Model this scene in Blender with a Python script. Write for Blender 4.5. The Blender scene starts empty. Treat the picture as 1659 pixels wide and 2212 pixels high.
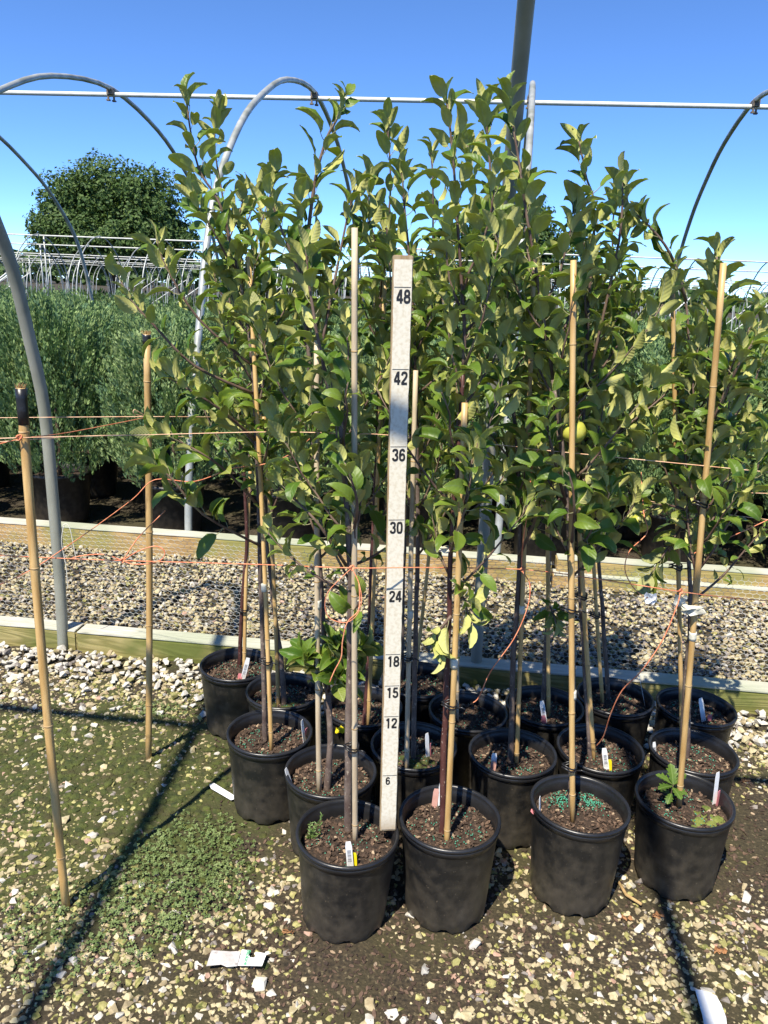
import bpy, bmesh, math, random
import numpy as np
from mathutils import Vector, Matrix, noise as mnoise

S = bpy.context.scene
COL = S.collection
rad = math.radians
random.seed(7)

# ------------------------------------------------------------------ camera
CAMH, YAW, PITCH, ROLL, FPX = 1.48, rad(5.6), rad(16.1), rad(2.4), 1661.0
fwd = Vector((-math.sin(YAW) * math.cos(PITCH), math.cos(YAW) * math.cos(PITCH), -math.sin(PITCH)))
r0 = Vector((math.cos(YAW), math.sin(YAW), 0))
u0 = r0.cross(fwd)
rt = math.cos(ROLL) * r0 + math.sin(ROLL) * u0
up = rt.cross(fwd)
CAM = Vector((0, 0, CAMH))
cd = bpy.data.cameras.new('camera')
cam = bpy.data.objects.new('camera', cd)
COL.objects.link(cam)
cd.sensor_fit = 'HORIZONTAL'
cd.sensor_width = 36.0
cd.lens = 36.0 * FPX / 1659.0
cd.clip_start = 0.05
cd.clip_end = 2000
cam.matrix_world = Matrix(((rt.x, up.x, -fwd.x, 0), (rt.y, up.y, -fwd.y, 0), (rt.z, up.z, -fwd.z, CAMH), (0, 0, 0, 1)))
S.camera = cam

# ------------------------------------------------------------------ light
SUN_EL, SHADOW_AZ = rad(57), rad(22)      # shadows run 22 degrees to the right of straight away
world = bpy.data.worlds.new('World')
S.world = world
world.use_nodes = True
wn = world.node_tree.nodes
wl = world.node_tree.links
bg = wn['Background']
sky = wn.new('ShaderNodeTexSky')
sky.sky_type = 'NISHITA'
sky.sun_disc = False
sky.sun_elevation = SUN_EL
sky.sun_rotation = math.pi + SHADOW_AZ
sky.altitude = 2000
sky.air_density = 0.6
sky.dust_density = 0.0
sky.ozone_density = 9.0
sat = wn.new('ShaderNodeHueSaturation')
sat.inputs['Saturation'].default_value = 1.04
wl.new(sky.outputs[0], sat.inputs['Color'])
wl.new(sat.outputs[0], bg.inputs[0])
bg.inputs[1].default_value = 0.145
sd = bpy.data.lights.new('sun', 'SUN')
sd.energy = 4.3
sd.angle = rad(0.53)
sd.color = (1.0, 0.93, 0.80)
sun = bpy.data.objects.new('sun', sd)
COL.objects.link(sun)
sundir = Vector((math.sin(SHADOW_AZ) * math.cos(SUN_EL), math.cos(SHADOW_AZ) * math.cos(SUN_EL), -math.sin(SUN_EL)))
sun.rotation_euler = sundir.to_track_quat('-Z', 'Y').to_euler()
sun.location = (-2, -4, 8)
S.view_settings.view_transform = 'Standard'
S.view_settings.look = 'None'
S.view_settings.gamma = 1.0
S.view_settings.use_curve_mapping = False
S.view_settings.exposure = 1.0
S.cycles.max_bounces = 8
S.cycles.transparent_max_bounces = 8


# ------------------------------------------------------------------ helpers
def ray(x, y):
    return fwd + rt * ((x - 829.5) / FPX) - up * ((y - 1106.0) / FPX)


def at(x, y, Y):
    """measured picture point -> the place at depth Y"""
    d = ray(x, y)
    return CAM + d * (Y / d.y)


def gr(x, y, z=0.0):
    d = ray(x, y)
    return CAM + d * ((z - CAMH) / d.z)


def tag(o, label=None, cat=None, group=None, kind=None):
    if label: o['label'] = label
    if cat: o['category'] = cat
    if group: o['group'] = group
    if kind: o['kind'] = kind
    return o


def thing(name, loc, label, cat, group=None):
    o = bpy.data.objects.new(name, None)
    o.empty_display_size = 0.05
    COL.objects.link(o)
    o.location = loc
    return tag(o, label, cat, group)


def obj(name, me, parent=None, loc=None):
    o = bpy.data.objects.new(name, me)
    COL.objects.link(o)
    if parent is not None: o.parent = parent
    if loc is not None: o.location = loc
    return o


def smooth(me, on=True):
    me.polygons.foreach_set('use_smooth', [on] * len(me.polygons))
    me.update()
    return me


def mesh(name, v, f, mats, mi=None, sm=False):
    me = bpy.data.meshes.new(name)
    me.from_pydata([tuple(p) for p in v], [], f)
    for m in (mats if isinstance(mats, (list, tuple)) else [mats]): me.materials.append(m)
    if mi: me.polygons.foreach_set('material_index', mi)
    if sm: smooth(me)
    me.update()
    return me


def np_mesh(name, verts, faces, mats, mi=None, sm=False):
    """verts (n,3) array, faces (m,k) array"""
    me = bpy.data.meshes.new(name)
    n, (m, k) = len(verts), faces.shape
    me.vertices.add(n)
    me.vertices.foreach_set('co', np.asarray(verts, np.float32).ravel())
    me.loops.add(m * k)
    me.loops.foreach_set('vertex_index', faces.astype(np.int32).ravel())
    me.polygons.add(m)
    me.polygons.foreach_set('loop_start', np.arange(0, m * k, k, dtype=np.int32))
    for q in (mats if isinstance(mats, (list, tuple)) else [mats]): me.materials.append(q)
    if mi is not None: me.polygons.foreach_set('material_index', np.asarray(mi, np.int32))
    me.polygons.foreach_set('use_smooth', np.full(m, sm))
    me.update(calc_edges=True)
    me.validate()
    return me


def box_vf(sx, sy, sz, c=(0, 0, 0)):
    v = [(c[0] + a * sx / 2, c[1] + b * sy / 2, c[2] + d * sz / 2) for a in (-1, 1) for b in (-1, 1) for d in (-1, 1)]
    f = [(0, 1, 3, 2), (4, 6, 7, 5), (0, 4, 5, 1), (2, 3, 7, 6), (0, 2, 6, 4), (1, 5, 7, 3)]
    return v, f


def bevel_box(name, sx, sy, sz, mat, c=(0, 0, 0), bev=0.004, cuts=0, rough=0.0, seed=0):
    bm = bmesh.new()
    v, f = box_vf(sx, sy, sz, c)
    vs = [bm.verts.new(p) for p in v]
    for q in f: bm.faces.new([vs[i] for i in q])
    if cuts:
        long = [e for e in bm.edges if abs(e.calc_length() - max(sx, sy, sz)) < 1e-5]
        bmesh.ops.subdivide_edges(bm, edges=long, cuts=cuts, use_grid_fill=True)
    if bev:
        bmesh.ops.bevel(bm, geom=[e for e in bm.edges if e.calc_face_angle(0) > 0.5], offset=bev, segments=2, affect='EDGES')
    if rough:
        rr = random.Random(seed)
        for w in bm.verts:
            w.co += Vector([rough * mnoise.noise(w.co * 6 + Vector((seed + 9 * k, 0, 0))) for k in range(3)])
    bm.normal_update()
    me = bpy.data.meshes.new(name)
    bm.to_mesh(me)
    bm.free()
    me.materials.append(mat)
    return me


def tube_vf(pts, radii, n=8, cap=True, v0=0):
    pts = [Vector(p) for p in pts]
    if not isinstance(radii, (list, tuple)): radii = [radii] * len(pts)
    V, F = [], []
    t = (pts[1] - pts[0]).normalized()
    a = t.orthogonal().normalized()
    for i, p in enumerate(pts):
        if i == 0: tt = t
        elif i == len(pts) - 1: tt = (pts[i] - pts[i - 1]).normalized()
        else: tt = (pts[i + 1] - pts[i - 1]).normalized()
        a = (a - tt * a.dot(tt)).normalized()
        b = tt.cross(a)
        for k in range(n):
            th = 2 * math.pi * k / n
            V.append(p + (a * math.cos(th) + b * math.sin(th)) * radii[i])
    for i in range(len(pts) - 1):
        for k in range(n):
            k2 = (k + 1) % n
            F.append((v0 + i * n + k, v0 + i * n + k2, v0 + (i + 1) * n + k2, v0 + (i + 1) * n + k))
    if cap:
        F.append(tuple(v0 + k for k in reversed(range(n))))
        F.append(tuple(v0 + (len(pts) - 1) * n + k for k in range(n)))
    return V, F


def tube(name, pts, radii, mat, n=8):
    v, f = tube_vf(pts, radii, n)
    return mesh(name, v, f, mat, sm=True)


def spline(pts, sub=4):
    """Catmull-Rom through the points"""
    P = [Vector(p) for p in pts]
    if len(P) < 3: return [P[0].lerp(P[-1], i / sub) for i in range(sub + 1)]
    out = []
    for i in range(len(P) - 1):
        a, b, c, d = P[max(i - 1, 0)], P[i], P[i + 1], P[min(i + 2, len(P) - 1)]
        for k in range(sub):
            t = k / sub
            out.append(0.5 * ((2 * b) + (c - a) * t + (2 * a - 5 * b + 4 * c - d) * t * t + (3 * b - a - 3 * c + d) * t ** 3))
    out.append(P[-1])
    return out


def lathe(name, prof, n, mat, sm=True, jitter=None):
    V, F = [], []
    for i, (r, z) in enumerate(prof):
        for k in range(n):
            th = 2 * math.pi * k / n
            V.append((r * math.cos(th), r * math.sin(th), z))
    for i in range(len(prof) - 1):
        for k in range(n):
            k2 = (k + 1) % n
            F.append((i * n + k, i * n + k2, (i + 1) * n + k2, (i + 1) * n + k))
    return mesh(name, V, F, mat, sm=sm)


# ------------------------------------------------------------------ materials
def nodes(name):
    m = bpy.data.materials.new(name)
    m.use_nodes = True
    nt = m.node_tree
    return m, nt, nt.nodes['Principled BSDF'], nt.nodes['Material Output']


def N(nt, t, **kw):
    n = nt.nodes.new(t)
    for k, v in kw.items(): setattr(n, k, v)
    return n


def mat(name, c1, c2=None, scale=8.0, rough=0.7, bump=0.0, bscale=None, stretch=None, rnd=0.0, spec=0.5, metal=0.0, detail=6, contrast=(0.35, 0.65), c3=None, s3=40.0, m3=(0.6, 0.7)):
    m, nt, b, out = nodes(name)
    b.inputs['Roughness'].default_value = rough
    b.inputs['Metallic'].default_value = metal
    b.inputs['Specular IOR Level'].default_value = spec
    tc = N(nt, 'ShaderNodeTexCoord')
    mp = N(nt, 'ShaderNodeMapping')
    if stretch: mp.inputs['Scale'].default_value = stretch
    nt.links.new(tc.outputs['Object'], mp.inputs[0])
    col = None
    if c2 is None: c2 = tuple(min(1, c * 1.25) for c in c1)
    nz = N(nt, 'ShaderNodeTexNoise')
    nz.inputs['Scale'].default_value = scale
    nz.inputs['Detail'].default_value = detail
    nt.links.new(mp.outputs[0], nz.inputs['Vector'])
    cr = N(nt, 'ShaderNodeValToRGB')
    cr.color_ramp.elements[0].position, cr.color_ramp.elements[1].position = contrast
    cr.color_ramp.elements[0].color = (*c1, 1)
    cr.color_ramp.elements[1].color = (*c2, 1)
    nt.links.new(nz.outputs[0], cr.inputs[0])
    col = cr.outputs[0]
    if c3:
        n3 = N(nt, 'ShaderNodeTexNoise')
        n3.inputs['Scale'].default_value = s3
        n3.inputs['Detail'].default_value = 4
        nt.links.new(mp.outputs[0], n3.inputs['Vector'])
        r3 = N(nt, 'ShaderNodeMapRange')
        r3.inputs[1].default_value, r3.inputs[2].default_value = m3
        nt.links.new(n3.outputs[0], r3.inputs[0])
        mx = N(nt, 'ShaderNodeMix', data_type='RGBA')
        nt.links.new(r3.outputs[0], mx.inputs[0])
        nt.links.new(col, mx.inputs[6])
        mx.inputs[7].default_value = (*c3, 1)
        col = mx.outputs[2]
    if rnd:
        oi = N(nt, 'ShaderNodeObjectInfo')
        mr = N(nt, 'ShaderNodeMapRange')
        mr.inputs[3].default_value, mr.inputs[4].default_value = 1 - rnd, 1 + rnd
        nt.links.new(oi.outputs['Random'], mr.inputs[0])
        hs = N(nt, 'ShaderNodeHueSaturation')
        nt.links.new(mr.outputs[0], hs.inputs['Value'])
        nt.links.new(col, hs.inputs['Color'])
        col = hs.outputs[0]
    nt.links.new(col, b.inputs['Base Color'])
    if bump:
        nb = N(nt, 'ShaderNodeTexNoise')
        nb.inputs['Scale'].default_value = bscale or scale * 3
        nb.inputs['Detail'].default_value = 5
        nt.links.new(mp.outputs[0], nb.inputs['Vector'])
        bp = N(nt, 'ShaderNodeBump')
        bp.inputs['Strength'].default_value = bump
        bp.inputs['Distance'].default_value = 0.004
        nt.links.new(nb.outputs[0], bp.inputs['Height'])
        nt.links.new(bp.outputs[0], b.inputs['Normal'])
    return m


def leafmat(name, c1, c2, trans, tcol, rough, spec=0.5, midrib=None, bump=0.0, rnd=True):
    """thin leaf side: random tint per leaf, paler midrib, light shining through"""
    m, nt, b, out = nodes(name)
    L = nt.links
    oi = N(nt, 'ShaderNodeObjectInfo')
    mx = N(nt, 'ShaderNodeMix', data_type='RGBA')
    L.new(oi.outputs['Random'], mx.inputs[0])
    mx.inputs[6].default_value = (*c1, 1)
    mx.inputs[7].default_value = (*c2, 1)
    col = mx.outputs[2]
    tc = N(nt, 'ShaderNodeTexCoord')
    nz = N(nt, 'ShaderNodeTexNoise')
    nz.inputs['Scale'].default_value = 45
    nz.inputs['Detail'].default_value = 4
    L.new(tc.outputs['Object'], nz.inputs['Vector'])
    mr = N(nt, 'ShaderNodeMapRange')
    mr.inputs[3].default_value, mr.inputs[4].default_value = 0.65, 1.35
    L.new(nz.outputs[0], mr.inputs[0])
    hs = N(nt, 'ShaderNodeHueSaturation')
    L.new(mr.outputs[0], hs.inputs['Value'])
    L.new(col, hs.inputs['Color'])
    col = hs.outputs[0]
    sx = N(nt, 'ShaderNodeSeparateXYZ')
    L.new(tc.outputs['Object'], sx.inputs[0])
    ab = N(nt, 'ShaderNodeMath', operation='ABSOLUTE')
    L.new(sx.outputs[0], ab.inputs[0])
    if midrib:
        rr = N(nt, 'ShaderNodeMapRange')
        rr.inputs[1].default_value, rr.inputs[2].default_value = 0.0004, 0.0014
        rr.inputs[3].default_value, rr.inputs[4].default_value = 0.85, 0.0
        L.new(ab.outputs[0], rr.inputs[0])
        m2 = N(nt, 'ShaderNodeMix', data_type='RGBA')
        L.new(rr.outputs[0], m2.inputs[0])
        L.new(col, m2.inputs[6])
        m2.inputs[7].default_value = (*midrib, 1)
        col = m2.outputs[2]
    L.new(col, b.inputs['Base Color'])
    b.inputs['Roughness'].default_value = rough
    b.inputs['Specular IOR Level'].default_value = spec
    if bump:
        # side veins running forward from the midrib
        mu = N(nt, 'ShaderNodeMath', operation='MULTIPLY')
        mu.inputs[1].default_value = -1.1
        L.new(ab.outputs[0], mu.inputs[0])
        ad = N(nt, 'ShaderNodeMath', operation='ADD')
        L.new(sx.outputs[1], ad.inputs[0])
        L.new(mu.outputs[0], ad.inputs[1])
        fr = N(nt, 'ShaderNodeMath', operation='MULTIPLY')
        fr.inputs[1].default_value = 2 * math.pi / 0.0085
        L.new(ad.outputs[0], fr.inputs[0])
        sn = N(nt, 'ShaderNodeMath', operation='SINE')
        L.new(fr.outputs[0], sn.inputs[0])
        n2 = N(nt, 'ShaderNodeTexNoise')
        n2.inputs['Scale'].default_value = 350
        L.new(tc.outputs['Object'], n2.inputs['Vector'])
        a2 = N(nt, 'ShaderNodeMath', operation='ADD')
        L.new(sn.outputs[0], a2.inputs[0])
        L.new(n2.outputs[0], a2.inputs[1])
        bp = N(nt, 'ShaderNodeBump')
        bp.inputs['Strength'].default_value = bump
        bp.inputs['Distance'].default_value = 0.0012
        L.new(a2.outputs[0], bp.inputs['Height'])
        L.new(bp.outputs[0], b.inputs['Normal'])
    tr = N(nt, 'ShaderNodeBsdfTranslucent')
    tr.inputs[0].default_value = (*tcol, 1)
    ms = N(nt, 'ShaderNodeMixShader')
    ms.inputs[0].default_value = trans
    L.new(b.outputs[0], ms.inputs[1])
    L.new(tr.outputs[0], ms.inputs[2])
    L.new(ms.outputs[0], out.inputs[0])
    return m


M = {}
M['leaf_up'] = leafmat('leaf_upper', (0.052, 0.120, 0.016), (0.155, 0.225, 0.034), 0.36, (0.58, 0.72, 0.10), 0.44, 0.4, (0.16, 0.22, 0.07), 0.14)
M['leaf_lo'] = leafmat('leaf_lower', (0.43, 0.435, 0.12), (0.55, 0.53, 0.19), 0.22, (0.45, 0.60, 0.12), 0.85, 0.15, (0.44, 0.46, 0.24), 0.16)
M['leafp_up'] = leafmat('leaf_upper_pale', (0.19, 0.24, 0.04), (0.30, 0.33, 0.07), 0.35, (0.6, 0.65, 0.12), 0.5, 0.4, (0.34, 0.37, 0.15), 0.25)
M['leafp_lo'] = leafmat('leaf_lower_pale', (0.36, 0.38, 0.15), (0.44, 0.44, 0.19), 0.35, (0.6, 0.65, 0.15), 0.85, 0.15, (0.4, 0.4, 0.2), 0.4)
M['petiole'] = mat('petiole_pale', (0.28, 0.27, 0.13), (0.34, 0.30, 0.17), 30, 0.7)
M['bark'] = mat('apple_bark', (0.075, 0.048, 0.038), (0.165, 0.125, 0.10), 28, 0.75, 0.6, 90, (1, 1, 0.6), rnd=0.25, c3=(0.30, 0.24, 0.18), s3=140, m3=(0.62, 0.68))
M['bark_red'] = mat('apple_bark_red', (0.062, 0.020, 0.017), (0.12, 0.05, 0.04), 24, 0.5, 0.3, 90, (1, 1, 0.6), rnd=0.25, c3=(0.34, 0.25, 0.20), s3=170, m3=(0.64, 0.70))
M['twig'] = mat('apple_twig', (0.085, 0.045, 0.035), (0.19, 0.13, 0.09), 20, 0.6, 0.2, 60)
M['twig_tip'] = mat('apple_twig_tip', (0.24, 0.22, 0.14), (0.33, 0.29, 0.20), 30, 0.8)
M['bamboo'] = mat('bamboo_cane', (0.42, 0.25, 0.085), (0.62, 0.42, 0.18), 9, 0.42, 0.15, 60, (6, 6, 0.7), rnd=0.16, c3=(0.20, 0.12, 0.05), s3=14, m3=(0.66, 0.78))
M['bamboo_grey'] = mat('bamboo_cane_weathered', (0.40, 0.31, 0.20), (0.56, 0.46, 0.31), 9, 0.6, 0.2, 60, (6, 6, 0.7), rnd=0.1)
M['node'] = mat('bamboo_node', (0.27, 0.15, 0.05), (0.50, 0.36, 0.18), 60, 0.6)
M['tape_black'] = mat('black_tape', (0.010, 0.010, 0.011), (0.020, 0.020, 0.022), 30, 0.35, 0.2)
M['fray'] = mat('frayed_straw', (0.30, 0.20, 0.08), (0.42, 0.28, 0.12), 80, 0.9)
M['tape_white'] = mat('masking_tape', (0.60, 0.58, 0.46), (0.72, 0.69, 0.57), 30, 0.6, 0.2, rnd=0.1)
M['tape_grey'] = mat('white_tag_paper', (0.70, 0.70, 0.68), (0.80, 0.80, 0.79), 20, 0.5)
M['twine'] = mat('orange_twine', (0.62, 0.17, 0.075), (0.80, 0.33, 0.17), 60, 0.75, 0.4, 400, (1, 1, 1))
M['twine_pale'] = mat('faded_twine', (0.70, 0.36, 0.20), (0.82, 0.56, 0.36), 40, 0.75, 0.3, 400)
M['twine_white'] = mat('white_twine', (0.55, 0.53, 0.44), (0.70, 0.68, 0.58), 60, 0.8, 0.3, 300)
M['galv'] = mat('galvanised_pipe', (0.33, 0.35, 0.33), (0.47, 0.48, 0.45), 12, 0.48, 0.1, 60, metal=0.35, c3=(0.24, 0.25, 0.20), s3=5, m3=(0.5, 0.7))
M['galv_dull'] = mat('weathered_pipe', (0.20, 0.205, 0.165), (0.30, 0.30, 0.245), 10, 0.6, 0.15, 70, (1, 1, 0.4), c3=(0.13, 0.14, 0.09), s3=6, m3=(0.5, 0.72))
M['galv_pale'] = mat('pale_purlin', (0.56, 0.57, 0.52), (0.68, 0.68, 0.62), 14, 0.5, 0.05, 60)
M['steel'] = mat('rusty_clamp', (0.10, 0.085, 0.07), (0.22, 0.17, 0.12), 60, 0.6, 0.2, metal=0.4)
M['wire'] = mat('netting_wire', (0.42, 0.43, 0.40), (0.55, 0.55, 0.51), 30, 0.5)
M['soil'] = mat('potting_soil', (0.018, 0.011, 0.007), (0.060, 0.036, 0.022), 90, 0.95, 1.0, 220, c3=(0.13, 0.085, 0.05), s3=170, m3=(0.62, 0.7))
M['chip_a'] = mat('bark_chip_dark', (0.030, 0.018, 0.011), (0.070, 0.043, 0.028), 70, 0.9, 0.5, 200)
M['chip_b'] = mat('bark_chip_brown', (0.085, 0.050, 0.032), (0.15, 0.095, 0.062), 70, 0.9, 0.5, 200)
M['chip_c'] = mat('wood_fleck', (0.26, 0.18, 0.11), (0.36, 0.27, 0.18), 70, 0.9, 0.3, 200)
M['pellet'] = mat('fertiliser_pellet', (0.03, 0.20, 0.12), (0.07, 0.33, 0.21), 200, 0.5)
M['moss'] = mat('moss', (0.026, 0.036, 0.006), (0.080, 0.095, 0.016), 40, 0.95, 1.0, 300, c3=(0.055, 0.045, 0.015), s3=14, m3=(0.5, 0.7))
M['moss_bright'] = mat('bright_moss', (0.10, 0.13, 0.02), (0.19, 0.22, 0.05), 60, 0.95, 1.0, 300)
M['clover'] = mat('clover_leaf', (0.080, 0.125, 0.030), (0.165, 0.215, 0.070), 30, 0.7, 0.2)
M['weed'] = mat('weed_leaf', (0.065, 0.12, 0.02), (0.12, 0.19, 0.04), 30, 0.6)
M['oak'] = leafmat('seedling_leaf', (0.07, 0.13, 0.02), (0.12, 0.20, 0.03), 0.35, (0.35, 0.5, 0.06), 0.45, 0.4, (0.2, 0.28, 0.08))
M['st_white'] = mat('stone_white', (0.43, 0.40, 0.34), (0.58, 0.55, 0.48), 40, 0.85, 0.3, 120)
M['st_cream'] = mat('stone_cream', (0.36, 0.30, 0.165), (0.52, 0.45, 0.275), 45, 0.85, 0.35, 120)
M['st_tan'] = mat('stone_tan', (0.26, 0.20, 0.11), (0.40, 0.33, 0.20), 45, 0.9, 0.35, 120, c3=(0.15, 0.15, 0.05), s3=60)
M['st_moss'] = mat('stone_algae', (0.22, 0.20, 0.055), (0.42, 0.38, 0.16), 50, 0.9, 0.4, 120, c3=(0.12, 0.13, 0.03), s3=70, m3=(0.5, 0.62))
M['st_grey'] = mat('stone_grey', (0.15, 0.13, 0.115), (0.27, 0.235, 0.20), 45, 0.85, 0.35, 120)
M['st_pink'] = mat('stone_reddish', (0.33, 0.20, 0.14), (0.48, 0.32, 0.24), 45, 0.85, 0.3, 120)
STONES = [M[k] for k in ('st_white', 'st_cream', 'st_tan', 'st_moss', 'st_grey', 'st_pink')]
M['apple'] = mat('apple_skin', (0.33, 0.36, 0.045), (0.50, 0.47, 0.075), 18, 0.35, c3=(0.30, 0.20, 0.03), s3=60, m3=(0.66, 0.72))
M['tag_white'] = mat('plastic_tag_white', (0.76, 0.76, 0.74), (0.82, 0.82, 0.81), 30, 0.45)
M['tag_yellow'] = mat('plastic_tag_yellow', (0.75, 0.62, 0.01), (0.82, 0.70, 0.02), 30, 0.45)
M['tag_pink'] = mat('plastic_tag_pink', (0.62, 0.20, 0.22), (0.70, 0.26, 0.28), 30, 0.45)
M['tag_salmon'] = mat('plastic_tag_salmon', (0.62, 0.33, 0.26), (0.70, 0.40, 0.33), 30, 0.45)
M['ink'] = mat('black_ink', (0.012, 0.012, 0.013), (0.022, 0.022, 0.024), 90, 0.5)
M['ink_grey'] = mat('grey_print', (0.16, 0.16, 0.17), (0.22, 0.22, 0.23), 90, 0.6)
M['ink_green'] = mat('green_print', (0.05, 0.36, 0.15), (0.08, 0.42, 0.2), 90, 0.6)
M['jun_a'] = leafmat('juniper_green', (0.12, 0.20, 0.070), (0.15, 0.235, 0.085), 0.15, (0.12, 0.24, 0.05), 0.75, 0.2)
M['jun_b'] = leafmat('juniper_light', (0.24, 0.34, 0.13), (0.29, 0.38, 0.16), 0.15, (0.2, 0.32, 0.08), 0.75, 0.2)
M['jun_c'] = leafmat('juniper_bluish', (0.10, 0.18, 0.09), (0.13, 0.22, 0.11), 0.15, (0.1, 0.2, 0.08), 0.75, 0.2)
M['stem'] = mat('shrub_stem', (0.06, 0.04, 0.025), (0.12, 0.08, 0.05), 30, 0.9, 0.4)
M['far_leaf'] = leafmat('far_tree_leaf', (0.035, 0.075, 0.018), (0.06, 0.11, 0.028), 0.2, (0.12, 0.2, 0.03), 0.6, 0.3)
M['far_leaf_b'] = leafmat('far_tree_leaf_light', (0.07, 0.12, 0.028), (0.10, 0.16, 0.04), 0.2, (0.14, 0.22, 0.04), 0.6, 0.3)
M['far_crop'] = leafmat('far_crop_leaf', (0.06, 0.11, 0.03), (0.09, 0.15, 0.045), 0.15, (0.2, 0.3, 0.08), 0.8, 0.2)


def pot_material():
    m, nt, b, out = nodes('black_pot_plastic')
    L = nt.links
    tc = N(nt, 'ShaderNodeTexCoord')
    n1 = N(nt, 'ShaderNodeTexNoise')
    n1.inputs['Scale'].default_value = 34
    n1.inputs['Detail'].default_value = 7
    n2 = N(nt, 'ShaderNodeTexNoise')
    n2.inputs['Scale'].default_value = 190
    n2.inputs['Detail'].default_value = 3
    oi = N(nt, 'ShaderNodeObjectInfo')
    va = N(nt, 'ShaderNodeVectorMath', operation='ADD')
    L.new(tc.outputs['Object'], va.inputs[0])
    sc = N(nt, 'ShaderNodeVectorMath', operation='SCALE')
    L.new(oi.outputs['Location'], sc.inputs[0])
    sc.inputs['Scale'].default_value = 3.1
    L.new(sc.outputs[0], va.inputs[1])
    L.new(va.outputs[0], n1.inputs['Vector'])
    L.new(va.outputs[0], n2.inputs['Vector'])
    # splashed dust: more of it towards the foot of the pot
    sx = N(nt, 'ShaderNodeSeparateXYZ')
    L.new(tc.outputs['Object'], sx.inputs[0])
    hz = N(nt, 'ShaderNodeMapRange')
    hz.inputs[1].default_value, hz.inputs[2].default_value = 0.0, 0.17
    hz.inputs[3].default_value, hz.inputs[4].default_value = 0.42, -0.05
    L.new(sx.outputs[2], hz.inputs[0])
    ad = N(nt, 'ShaderNodeMath', operation='MULTIPLY_ADD')
    L.new(n1.outputs[0], ad.inputs[0])
    ad.inputs[1].default_value = 1.5
    L.new(hz.outputs[0], ad.inputs[2])
    du = N(nt, 'ShaderNodeMapRange')
    du.inputs[1].default_value, du.inputs[2].default_value = 0.62, 1.35
    du.inputs[4].default_value = 0.34
    L.new(ad.outputs[0], du.inputs[0])
    sp = N(nt, 'ShaderNodeMapRange')
    sp.inputs[1].default_value, sp.inputs[2].default_value = 0.685, 0.73
    sp.inputs[4].default_value = 0.6
    L.new(n2.outputs[0], sp.inputs[0])
    mx = N(nt, 'ShaderNodeMath', operation='MAXIMUM')
    L.new(du.outputs[0], mx.inputs[0])
    L.new(sp.outputs[0], mx.inputs[1])
    mc = N(nt, 'ShaderNodeMix', data_type='RGBA')
    L.new(mx.outputs[0], mc.inputs[0])
    mc.inputs[6].default_value = (0.011, 0.011, 0.011, 1)
    mc.inputs[7].default_value = (0.17, 0.14, 0.10, 1)
    L.new(mc.outputs[2], b.inputs['Base Color'])
    b.inputs['Roughness'].default_value = 0.42
    bp = N(nt, 'ShaderNodeBump')
    bp.inputs['Strength'].default_value = 0.12
    bp.inputs['Distance'].default_value = 0.002
    L.new(n2.outputs[0], bp.inputs['Height'])
    L.new(bp.outputs[0], b.inputs['Normal'])
    return m


M['pot'] = pot_material()
M['pot_rim'] = mat('black_pot_rim', (0.011, 0.011, 0.012), (0.020, 0.020, 0.021), 20, 0.33, 0.08, 120)


def wood_mat(name, c1, c2, c3):
    m, nt, b, out = nodes(name)
    L = nt.links
    tc = N(nt, 'ShaderNodeTexCoord')
    mp = N(nt, 'ShaderNodeMapping')
    mp.inputs['Scale'].default_value = (0.5, 6, 6)
    L.new(tc.outputs['Object'], mp.inputs[0])
    nz = N(nt, 'ShaderNodeTexNoise')
    nz.inputs['Scale'].default_value = 2.2
    nz.inputs['Detail'].default_value = 3
    nz.inputs['Distortion'].default_value = 0.8
    L.new(mp.outputs[0], nz.inputs['Vector'])
    mu = N(nt, 'ShaderNodeMath', operation='MULTIPLY')
    mu.inputs[1].default_value = 55
    L.new(nz.outputs[0], mu.inputs[0])
    sn = N(nt, 'ShaderNodeMath', operation='SINE')
    L.new(mu.outputs[0], sn.inputs[0])
    mr = N(nt, 'ShaderNodeMapRange')
    mr.inputs[1].default_value, mr.inputs[2].default_value = -1, 1
    L.new(sn.outputs[0], mr.inputs[0])
    mx = N(nt, 'ShaderNodeMix', data_type='RGBA')
    L.new(mr.outputs[0], mx.inputs[0])
    mx.inputs[6].default_value = (*c1, 1)
    mx.inputs[7].default_value = (*c2, 1)
    n2 = N(nt, 'ShaderNodeTexNoise')
    n2.inputs['Scale'].default_value = 3.5
    n2.inputs['Detail'].default_value = 6
    L.new(tc.outputs['Object'], n2.inputs['Vector'])
    r2 = N(nt, 'ShaderNodeMapRange')
    r2.inputs[1].default_value, r2.inputs[2].default_value = 0.42, 0.62
    L.new(n2.outputs[0], r2.inputs[0])
    m2 = N(nt, 'ShaderNodeMix', data_type='RGBA')
    L.new(r2.outputs[0], m2.inputs[0])
    L.new(mx.outputs[2], m2.inputs[6])
    m2.inputs[7].default_value = (*c3, 1)
    L.new(m2.outputs[2], b.inputs['Base Color'])
    b.inputs['Roughness'].default_value = 0.8
    bp = N(nt, 'ShaderNodeBump')
    bp.inputs['Strength'].default_value = 0.35
    bp.inputs['Distance'].default_value = 0.003
    L.new(mr.outputs[0], bp.inputs['Height'])
    L.new(bp.outputs[0], b.inputs['Normal'])
    return m


M['wood_green'] = wood_mat('algae_timber', (0.22, 0.19, 0.06), (0.36, 0.30, 0.12), (0.115, 0.135, 0.025))
M['wood_top'] = wood_mat('weathered_timber_top', (0.44, 0.42, 0.35), (0.53, 0.51, 0.43), (0.36, 0.38, 0.28))
M['wood_brown'] = wood_mat('treated_timber', (0.35, 0.22, 0.085), (0.47, 0.32, 0.14), (0.26, 0.24, 0.07))


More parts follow.
